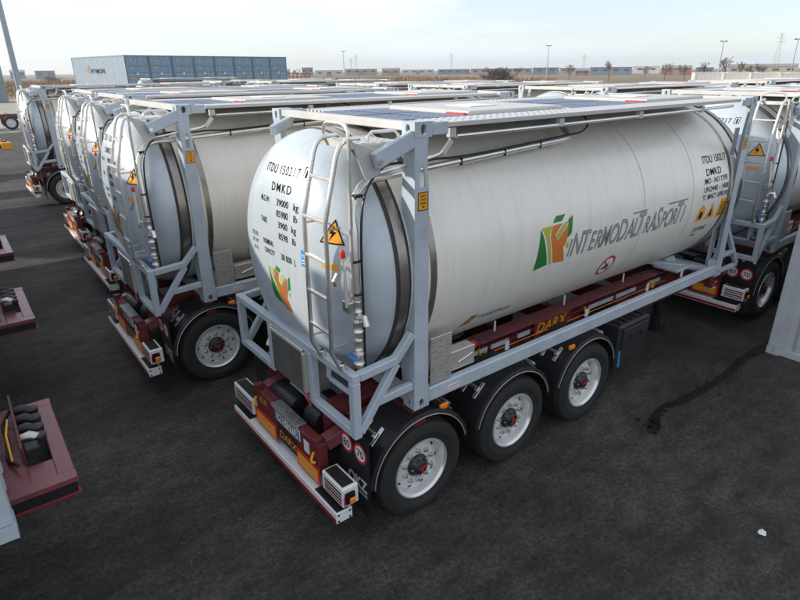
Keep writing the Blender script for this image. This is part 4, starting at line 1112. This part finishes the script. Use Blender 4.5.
# ------------------------------------------------------------------ white box container at the right edge
def ribbed(b, p, q, z0, z1, n, depth, nrm):
    """trapezoid-corrugated sheet from p to q"""
    p, q, nrm = Vector(p), Vector(q), Vector(nrm)
    d = (q-p)/n
    pts = []
    for i in range(n):
        o = p+d*i
        pts += [o, o+d*0.30, o+d*0.5-nrm*depth, o+d*0.80-nrm*depth]
    pts.append(q)
    vs = [(b.bm.verts.new((a.x, a.y, z0)), b.bm.verts.new((a.x, a.y, z1))) for a in pts]
    for A, C in zip(vs, vs[1:]): b.bm.faces.new((A[0], C[0], C[1], A[1]))
def make_box(name, lab, cat, loc, rz, L, H, m_side, m_frame, m_door, W=2.44, doors=False, group=None, nr=None, pw=0.16, dep=0.036):
    """container; local: end face in the plane x=0 looking to -x, length along +x, y centred"""
    T = thing(name, lab, cat, loc, rz, group)
    for x0 in (0, L-0.16):
        for y0 in (-W/2, W/2-0.16):
            p = MB().bb((x0, y0 if y0 < 0 else y0+0.16-pw, 0.12), (x0+0.16, y0+pw if y0 < 0 else y0+0.16, H-0.12), 0.01).build('corner_post', m_frame, T)
            for z0 in (0.0, H-0.12):
                b = MB()
                sx = -1 if x0 == 0 else 1; sy = -1 if y0 < 0 else 1
                b.slab([(0, 0), (0.18, 0), (0.18, 0.12), (0, 0.12)], [stadium(0.09, 0.06, 0.05, 0.08)], (-0.003 if x0 == 0 else L+0.003, y0-0.003 if sy < 0 else y0+0.163, z0), (0, -sy, 0), (0, 0, 1), (sx, 0, 0), 0.02)
                b.bb((x0+0.018, y0, z0), (x0+0.158, y0+0.16, z0+0.12))
                b.build('corner_casting', m_frame, T)
    for y0, s in ((-W/2, -1), (W/2, 1)):
        b = MB(); ribbed(b, (0.16, s*(W/2-0.01), 0), (L-0.16, s*(W/2-0.01), 0), 0.12, H-0.10, nr or max(4, int(L/0.28)), dep, (0, s, 0)); b.build('side_panel', m_side, T)
        ya, yb = sorted((s*W/2, s*(W/2-0.08)))
        MB().bb((0.16, ya, 0.01), (L-0.16, yb, 0.13), 0.006).build('bottom_rail', m_frame, T)
        MB().bb((0.16, ya, H-0.10), (L-0.16, yb, H), 0.006).build('top_rail', m_frame, T)
    MB().bb((0.05, -W/2+0.05, H-0.05), (L-0.05, W/2-0.05, H-0.02)).build('roof', m_side, T)
    b = MB(); ribbed(b, (L-0.01, -W/2+0.16, 0), (L-0.01, W/2-0.16, 0), 0.12, H-0.10, 8, 0.036, (1, 0, 0)); b.build('end_panel', m_side, T)
    for z0, z1 in ((0.01, 0.12), (H-0.12, H-0.005)):
        MB().bb((0.0, -W/2+0.16, z0), (0.06, W/2-0.16, z1), 0.005).build('end_rail', m_frame, T)
    if doors:
        for s in (-1, 1):
            ya, yb = sorted((s*0.012, s*(W/2-0.165)))
            dr = MB().bb((0.02, ya, 0.125), (0.06, yb, H-0.125), 0.004).build('door', m_door, T)
            for z in (0.62, 1.25, 1.9):
                MB().bb((0.004, ya+0.03, z-0.04), (0.019, yb-0.03, z+0.04), 0.004).build('door_rib', m_frame if isinstance(m_frame, str) else m_frame, dr)
            for yy in (s*0.28, s*0.78):
                MB().tube([(-0.02, yy, 0.16), (-0.02, yy, H-0.16)], 0.028, 6).build('lock_rod', 'stack', dr)
                MB().bb((-0.055, yy-0.10, 1.02), (-0.045, yy+0.10, 1.07)).build('handle', 'zinc', dr)
        # placards
        def stick(nm, y0, z0, y1, z1, m): MB().bb((-0.006, min(y0, y1), z0), (0.002, max(y0, y1), z1)).build(nm, m, T)
        MB().bb((-0.01, 0.50, 2.28), (0.003, 0.68, 2.46)).build('placard', 'yellow', T)
        MB().prism([(-0.01, 0.48, 1.62), (-0.01, 0.78, 1.62), (-0.01, 0.63, 1.88)], (0.013, 0, 0)).build('placard', 'yellow', T)
        MB().bb((-0.06, -0.02, 0.98), (-0.03, 0.16, 1.26)).build('lock_box', 'paper', T)
        MB().bb((-0.004, -1.0, 0.62), (0.003, -0.1, 0.70)).build('tape_strip', 'yellow', T)
        MB().bb((-0.004, 0.2, 0.62), (0.003, 1.0, 0.70)).build('tape_strip', 'yellow', T)
    else:
        b = MB(); ribbed(b, (0.012, -W/2+0.16, 0), (0.012, W/2-0.16, 0), 0.12, H-0.12, 7, dep, (-1, 0, 0)); b.build('end_panel', m_side, T)
    return T
make_box('shipping_container', 'white corrugated container standing on the asphalt at the right edge', 'container', (6.6, -3.14, 0.0), 0, 6.06, 2.6, 'boxgrey', 'boxgrey', 'boxgrey', pw=0.27)

bx0 = None
for x, y, nl, tl in necks:
    if not tl: continue
    if bx0 is None:
        bx0 = make_box('loaded_container', tl, 'container', (0, 0, 1.226), 0, 6.06, 2.6, 'frame', 'frame', 'frame', 2.44, False, 'box containers on the left row of chassis'); KIDS.clear(); o = bx0
    else: o = copy_tree(bx0); o['label'] = tl
    o.location = (x-0.44-6.06, y+0.06, 1.226)

# ------------------------------------------------------------------ blue container stack behind (two high, doors towards the yard)
AZ = R(10.5)
ux, uy = Vector((math.cos(AZ), math.sin(AZ), 0)), Vector((-math.sin(AZ), math.cos(AZ), 0))
Bp = Vector((13.1, 61.2, 0))
GS = 'stacked blue-grey containers behind the tanks'
first = {}
ords = ['first', 'second', 'third', 'fourth', 'fifth', 'sixth', 'seventh', 'eighth']
for lev in (1, 0):
    for i in range(8):
        c = Bp+ux*(2.54*(i+0.5))+Vector((0, 0, 2.92*lev))
        lab = f'{ords[i]} blue container from the left, {"upper" if lev else "lower"} level of the stack behind the tanks'
        key = 'end' if i == 0 else 'mid'
        if 'mid' not in first:
            first['mid'] = make_box('stacked_container', lab, 'container', c, AZ+PI/2, 13.72, 2.9, 'stack', 'stacktrim', 'stackdoor', 2.5, True, GS, 46)
            KIDS.clear()
        else:
            o = copy_tree(first['mid']); o.location = c; o['label'] = lab
e = [o for o in bpy.data.objects if o.get('label', '').startswith('first blue container from the left, upper')][0]
# lettering on the outer long side of the end container (local +y side)
pf = lambda off: on_plane((9.6, 1.25+off, 1.15), (-1, 0, 0), (0, 0, 1))
Print().poly([(0, 0.75), (0.16, 0.6), (0.45, 0.0), (0.05, 0.12)]).build('emblem', 'green', e, pf(0.004), (0, 0, 0), 0)
Print().poly([(0.2, 0.85), (0.5, 0.85), (0.55, 0.5), (0.75, 0.0), (0.5, 0.0), (0.3, 0.45)]).build('emblem', 'reds', e, pf(0.006), (0, 0, 0), 0)
Print().poly([(0.12, 0.72), (0.22, 0.80), (0.3, 0.45), (0.5, 0.0), (0.42, 0.0)]).build('emblem', 'olive', e, pf(0.008), (0, 0, 0), 0)
Print().text('INTERMODAL', 0.95, 0.06, 0.62, sx=0.95).build('side_lettering', 'ink', e, pf(0.004), (0, 0, 0), 0)

# ------------------------------------------------------------------ far surroundings
def polar(u, D):
    """ground point D metres from the yard corner on the bearing that the compass sketch gives to column u"""
    a = YAW-math.atan((u-400)/611.0)
    return Vector((CAM.x+D*math.cos(a), CAM.y+D*math.sin(a), 0)), a
def mast(name, lab, u, D, H, r, m='mast', head=True, grp=None):
    p, a = polar(u, D)
    T = thing(name, lab, 'lamp post', p, a, grp)
    MB().tube([(0, 0, 0), (0, 0, H)], [r, r*0.55], 10).build('pole', m, T, smooth=40)
    MB().bb((-r*2, -r*2, 0), (r*2, r*2, 0.04)).build('base_plate', m, T)
    if head:
        for k in range(4):
            t = PI/4+k*PI/2
            h = MB().box((0.5*math.cos(t), 0.5*math.sin(t), H+0.05), (0.5, 0.34, 0.16), 0.02, Matrix.Rotation(t, 3, 'Z')).build('lamp_head', 'darkmast', T)
        MB().tube([(0.6, 0, H-0.05), (-0.6, 0, H-0.05)], 0.04, 6).build('cross_arm', m, T)
    return T
p, a = polar(30, 33.0)
mast('lamp_mast', 'tall grey lamp mast behind the lone tank at the upper left', 18, 33.0, 15.0, 0.15)
for u, D, H, lab in ((346, 190, 9.6, 'thin lamp post left of centre on the horizon'), (549, 150, 9.2, 'thin lamp post right of the large bare bush'), (721, 130, 8.6, 'lamp post above the white sheds on the right'), (794, 135, 8.8, 'lamp post on the horizon at the right edge')):
    mast('lamp_post', lab, u, D, H, 0.14, 'mast', True, 'lamp posts along the horizon')
def pylon(u, D, H, lab):
    p, a = polar(u, D)
    T = thing('lattice_pylon', lab, 'pylon', p, a, 'lattice pylons on the horizon')
    b = MB(); wb = H*0.09
    cs = [(-1, -1), (1, -1), (1, 1), (-1, 1)]
    for x, y in cs: b.tube([(x*wb, y*wb, 0), (x*0.25, y*0.25, H)], 0.13, 4)
    for k in range(9):
        z0, z1 = H*k/9, H*(k+1)/9
        w0, w1 = wb+(0.25-wb)*k/9, wb+(0.25-wb)*(k+1)/9
        for i in range(4):
            A, C = cs[i], cs[(i+1) % 4]
            b.tube([(A[0]*w0, A[1]*w0, z0), (C[0]*w1, C[1]*w1, z1)], 0.07, 4)
    b.build('lattice_tower', 'mast', T)
    for z, l in ((H*0.8, 3.2), (H*0.9, 2.6), (H, 1.6)): MB().tube([(0, -l, z), (0, l, z)], 0.12, 4).build('cross_arm', 'mast', T)
for u, D, H, lab in ((453, 620, 19, 'lattice pylon between the tan sheds near the centre'), (585, 600, 16, 'lattice pylon above the blue warehouse right of centre'), (777, 500, 25, 'tallest lattice pylon, near the right edge'), (353, 640, 16, 'left lattice pylon of the close pair near the thin lamp post'), (358, 660, 20, 'right lattice pylon of the close pair near the thin lamp post')):
    pylon(u, D, H, lab)
def building(u0, u1, D, H, m, lab, win=True, roof='flat', depth=14):
    p0, a0 = polar(u0, D); p1, a1 = polar(u1, D)
    c = (p0+p1)/2; wd = (p1-p0).length
    d = (p1-p0).normalized()
    H *= 0.86
    T = thing('warehouse', lab, 'building', c, math.atan2(d.y, d.x), 'low buildings on the horizon')
    MB().bb((-wd/2, 0, 0), (wd/2, depth, H)).build('wall', m, T)
    if roof == 'flat':
        MB().bb((-wd/2-0.3, -0.3, H), (wd/2+0.3, depth+0.3, H+0.35)).build('roof', 'b_roof', T)
    else:
        MB().prism([(-wd/2-0.3, -0.4, H), (-wd/2-0.3, depth/2, H+1.6), (-wd/2-0.3, depth+0.4, H)], (wd+0.6, 0, 0)).build('roof', 'b_white' if roof == 'white' else 'b_roof', T)
    if win:
        n = max(2, int(wd/7))
        for k in range(n):
            x = -wd/2+wd*(k+0.5)/n
            f = MB().bb((x-1.6, -0.12, H*0.52), (x+1.6, -0.01, H*0.78)).build('window', 'b_glass', T)
            MB().bb((x-1.7, -0.16, H*0.50), (x+1.7, -0.121, H*0.52)).build('sill', 'b_roof', f)
        MB().bb((-2, -0.1, 0), (2, -0.02, min(4, H*0.7))).build('door', 'b_roof', T)
BL = [(12, 27, 620, 6.4, 'b_blue', 'grey shed right of the tall lamp mast', 'gable'), (37, 57, 560, 6.6, 'b_blue', 'blue-grey shed left of the blue container stack', 'flat'),
      (284, 292, 600, 5.6, 'b_white', 'small pale building right of the blue container stack', 'gable'), (304, 315, 560, 7.8, 'b_blue', 'taller blue-roofed building right of the red rack', 'flat'), (317, 345, 520, 4.8, 'b_white', 'low pale shed left of the thin lamp post', 'flat'),
      (347, 379, 560, 6.0, 'b_tan', 'long tan shed right of the thin lamp post', 'flat'), (384, 402, 520, 5.2, 'b_tan', 'short tan house at the centre of the horizon', 'gable'), (404, 436, 640, 4.8, 'b_white', 'low white shed right of the centre of the horizon', 'flat'), (440, 472, 600, 5.0, 'b_blue', 'blue shed beside the centre pylon', 'flat'), (473, 534, 520, 5.2, 'b_tan', 'long tan wall behind the large bare bush', 'flat'),
      (535, 561, 500, 5.6, 'b_blue', 'blue warehouse behind the lamp post right of centre', 'flat'), (562, 578, 560, 5.2, 'b_tan', 'tan shed between the two blue warehouses', 'flat'), (578, 591, 420, 3.4, 'b_red', 'low dark red shed right of the bare tree', 'gable'), (592, 634, 460, 5.4, 'b_blue', 'long blue warehouse right of the bare tree', 'flat'), (635, 662, 540, 6.2, 'b_white', 'pale gabled hall right of the long blue warehouse', 'white'),
      (664, 694, 420, 4.6, 'b_red', 'red-brown building among bare trees on the right', 'gable'), (698, 716, 460, 4.6, 'b_blue', 'small blue building left of the right-hand lamp post', 'flat'), (730, 800, 420, 5.0, 'b_tan', 'tan low buildings behind trees on the right', 'gable')]
for u0, u1, D, H, m, lab, rf in BL: building(u0, u1, D, H, m, lab, True, rf)
# pale containers and white sheds beyond the roofs on the right
for i, (u, D, lab) in enumerate(((716, 62, 'white box container left of the pale row on the right'), (746, 60, 'white box container second in the pale row on the right'), (775, 58, 'white box container third in the pale row on the right'), (806, 57, 'white box container at the end of the pale row on the right'))):
    p, a = polar(u, D)
    if i == 0:
        W0 = make_box('box_container', lab, 'container', (p.x, p.y, 1.0), a-PI/2+R(4)+PI/2, 6.06, 2.75, 'b_white', 'b_white', 'b_white', 2.9, False, 'pale containers right of the yard', None, 0.16, 0.005); KIDS.clear()
    else:
        o = copy_tree(W0); o.location = (p.x, p.y, 1.0); o.rotation_euler = (0, 0, a+R(4)); o['label'] = lab
# grey stack at the far left edge
for i, (u, D, z) in enumerate(((-7, 112, 0.0), (-7, 112, 2.92))):
    p, a = polar(u, D)
    lab = ('lower' if i == 0 else 'upper')+' dark grey container at the far left edge'
    if i == 0: G0 = make_box('grey_container', lab, 'container', (p.x, p.y, 0), a, 6.06, 2.9, 'stackgrey', 'stackgrey', 'stackgrey', 2.9, False, 'grey containers at the far left edge'); KIDS.clear()
    else:
        o = copy_tree(G0); o.location = (p.x, p.y, z); o.rotation_euler = (0, 0, a); o['label'] = lab
# red rack by the reeds
p, a = polar(301, 95)
RK = thing('steel_rack', 'red steel rack by the dry reeds right of the blue container stack', 'rack', p, a)
for k in range(6):
    x = (k-2.5)*0.62
    MB().bb((-0.06, x-0.06, 0), (0.06, x+0.06, 3.75)).build('post', 'reds', RK)
for z in (1.2, 2.6, 3.3, 3.75): MB().bb((-0.08, -1.7, z), (0.08, 1.7, z+0.12)).build('rail', 'reds', RK)

# bare winter trees
def bare_tree(name, lab, u, D, H, spread, seed, cat='tree', bush=False, grp='bare winter trees on the horizon', levels=5):
    rnd = random.Random(seed); rm = 0.032 if bush else 0.018
    p, a = polar(u, D)
    T = thing(name, lab, cat, p, rnd.random()*6, grp)
    tr, cr = MB(), MB()
    def grow(q, d, l, r, lev):
        e = q+d*l
        (tr if lev < 2 else cr).tube([q, (q+e)/2+Vector((rnd.uniform(-1, 1), rnd.uniform(-1, 1), 0))*l*0.06, e], [max(r, rm), max(r*0.85, rm), max(r*0.7, rm*0.8)], 5 if lev < 2 else 3, False)
        if lev >= levels: return
        n = rnd.choice((3, 3, 4)) if lev else (4 if not bush else 3)
        for k in range(n):
            t = rnd.uniform(0.45, 1.0)
            nd = (d+Vector((rnd.gauss(0, 1), rnd.gauss(0, 1), rnd.gauss(0.15, 0.5)))*spread).normalized()
            grow(q+d*l*t, nd, l*rnd.uniform(0.58, 0.8), r*0.55, lev+1)
    if bush:
        for k in range(17):
            d = Vector((rnd.gauss(0, 0.7), rnd.gauss(0, 0.7), 1)).normalized()
            grow(Vector((rnd.gauss(0, 0.5), rnd.gauss(0, 0.5), 0)), d, H*0.42, 0.10, 1)
    else:
        grow(Vector((0, 0, 0)), Vector((rnd.gauss(0, .04), rnd.gauss(0, .04), 1)).normalized(), H*0.36, H*0.022, 0)
    tr.build('trunk', 'bark', T); cr.build('crown', 'twig', T)
    return T
bare_tree('bare_bush', 'large brown bare bush right of centre on the horizon', 501, 150, 5.0, 0.55, 2, 'bush', True)
TL = [(519, 230, 6.2, 'slim bare tree right of the large bare bush'), (572, 250, 6.8, 'bare tree between the blue warehouses'), (612, 240, 6.8, 'bare tree before the long blue warehouse'), (648, 300, 6.5, 'small bare tree by the pale gabled hall'), (668, 240, 6.3, 'bare tree left of the red-brown building'), (688, 230, 6.6, 'bare tree right of the red-brown building'), (707, 210, 6.6, 'bare tree left of the right-hand lamp post'), (729, 200, 7.6, 'tallest bare tree, right of the right-hand lamp post'), (743, 220, 6.0, 'bare tree at the left end of the right-hand thicket'), (752, 215, 6.2, 'bare tree in the middle of the right-hand thicket'), (763, 222, 5.8, 'bare tree at the right end of the right-hand thicket'), (299, 300, 6.2, 'bare tree above the red rack')]
for i, (u, D, H, lab) in enumerate(TL): bare_tree('bare_tree', lab, u, D, H, 0.34, 20+i)
for i, (u, D, lab) in enumerate(((448, 170, 'low dark shrub near the centre among dry reeds'), (55, 330, 'low brown shrub left of the blue container stack'), (50, 335, 'smaller brown shrub left of the blue container stack'))):
    bare_tree('shrub', lab, u, D, 2.6 if i == 0 else 3.6, 0.9, 60+i, 'shrub', True, 'low shrubs in the field', 4)

# dry reeds in a belt beyond the yard: uncountable blades
def reeds():
    rnd = random.Random(5)
    b = MB()
    for k in range(26000):
        u = rnd.uniform(-40, 560)
        D = rnd.uniform(135, 260)
        p, a = polar(u, D)
        if 60 < u < 285 and D < 90: continue
        pat = math.sin(p.x*0.13+p.y*0.07)+math.sin(p.x*0.031-p.y*0.05)
        if pat < -0.6 and rnd.random() < 0.8: continue
        h = rnd.uniform(0.9, 2.3)*(0.75+0.2*pat); wv = rnd.uniform(0.10, 0.25)
        t = rnd.random()*PI; dx, dy = math.cos(t)*wv, math.sin(t)*wv
        lx, ly = rnd.gauss(0, 0.25), rnd.gauss(0, 0.25)
        vs = [b.bm.verts.new(q) for q in ((p.x-dx, p.y-dy, -0.05), (p.x+dx, p.y+dy, -0.05), (p.x+lx+dx*0.5, p.y+ly+dy*0.5, h*0.8), (p.x+lx*1.4, p.y+ly*1.4, h))]
        b.bm.faces.new(vs)
    o = b.build('dry_reeds', 'reed'); o['kind'] = 'stuff'; o['label'] = 'belt of dry brown reeds beyond the yard'
reeds()

# ------------------------------------------------------------------ marks and litter on the asphalt
def strip(pts, ws, name, m, z):
    rnd = random.Random(3)
    P2 = []
    for i in range(len(pts)-1):
        for k in range(16):
            t = k/16
            P2.append((pts[i][0]*(1-t)+pts[i+1][0]*t+rnd.gauss(0, 0.0015), pts[i][1]*(1-t)+pts[i+1][1]*t+rnd.gauss(0, 0.002), (ws[i]*(1-t)+ws[i+1]*t)*rnd.uniform(0.72, 1.3)))
    b = MB(); prev = None
    for i in range(len(P2)-1):
        d = Vector((P2[i+1][0]-P2[i][0], P2[i+1][1]-P2[i][1], 0)).normalized(); n = Vector((-d.y, d.x, 0))
        c = Vector((P2[i][0], P2[i][1], z)); cur = (b.bm.verts.new(c+n*P2[i][2]), b.bm.verts.new(c-n*P2[i][2]))
        if prev: b.bm.faces.new((prev[0], cur[0], cur[1], prev[1]))
        prev = cur
    for i in range(26):
        q = rnd.choice(P2); rr = rnd.uniform(0.008, 0.035)
        cx, cy = q[0]+rnd.gauss(0, 0.12), q[1]+rnd.gauss(0, 0.10)
        b.poly([(cx+rr*rnd.uniform(0.6, 1.3)*math.cos(2*PI*k/8), cy+rr*rnd.uniform(0.6, 1.3)*math.sin(2*PI*k/8), z) for k in range(8)])
    o = b.build(name, m); struct(o)
    return o
strip([(6.9, -1.84), (6.0, -1.81), (5.35, -1.87), (4.6, -1.86), (4.13, -1.82), (3.8, -1.75), (3.55, -1.80), (3.35, -1.90), (3.12, -1.99)], [0.09, 0.06, 0.05, 0.06, 0.06, 0.04, 0.05, 0.075, 0.05], 'oil_trail', 'stain', 0.004)['label'] = 'dark wet trail across the asphalt towards the white container'
lit = MB()
rnd = random.Random(8)
pts = [(0.07*math.cos(2*PI*k/9)*rnd.uniform(0.5, 1.2), 0.045*math.sin(2*PI*k/9)*rnd.uniform(0.5, 1.2), rnd.uniform(0.006, 0.03)) for k in range(9)]
c = lit.bm.verts.new((0, 0, 0.035)); vs = [lit.bm.verts.new(q) for q in pts]
for k in range(9): lit.bm.faces.new((c, vs[k], vs[(k+1) % 9]))
o = lit.build('paper_scrap', 'paper'); o.location = (2.48, -3.5, 0.0)
tag(o, 'crumpled white paper scrap on the asphalt at lower right', 'litter')

# ------------------------------------------------------------------ thin winter haze round the whole place
hm = bpy.data.materials.new('haze'); hm.use_nodes = True
t = hm.node_tree; t.nodes.clear()
vo = N(t, 'ShaderNodeOutputMaterial'); pv = N(t, 'ShaderNodeVolumePrincipled', Density=0.0004)
pv.inputs['Color'].default_value = (0.80, 0.87, 0.95, 1); pv.inputs['Anisotropy'].default_value = 0.2
t.links.new(pv.outputs['Volume'], vo.inputs['Volume'])
MATS['haze'] = hm
h = MB().bb((-2600, -2600, -1.2), (2600, 2600, 40)).build('haze', 'haze'); h['kind'] = 'stuff'; h['label'] = 'thin pale winter haze over the yard and field'
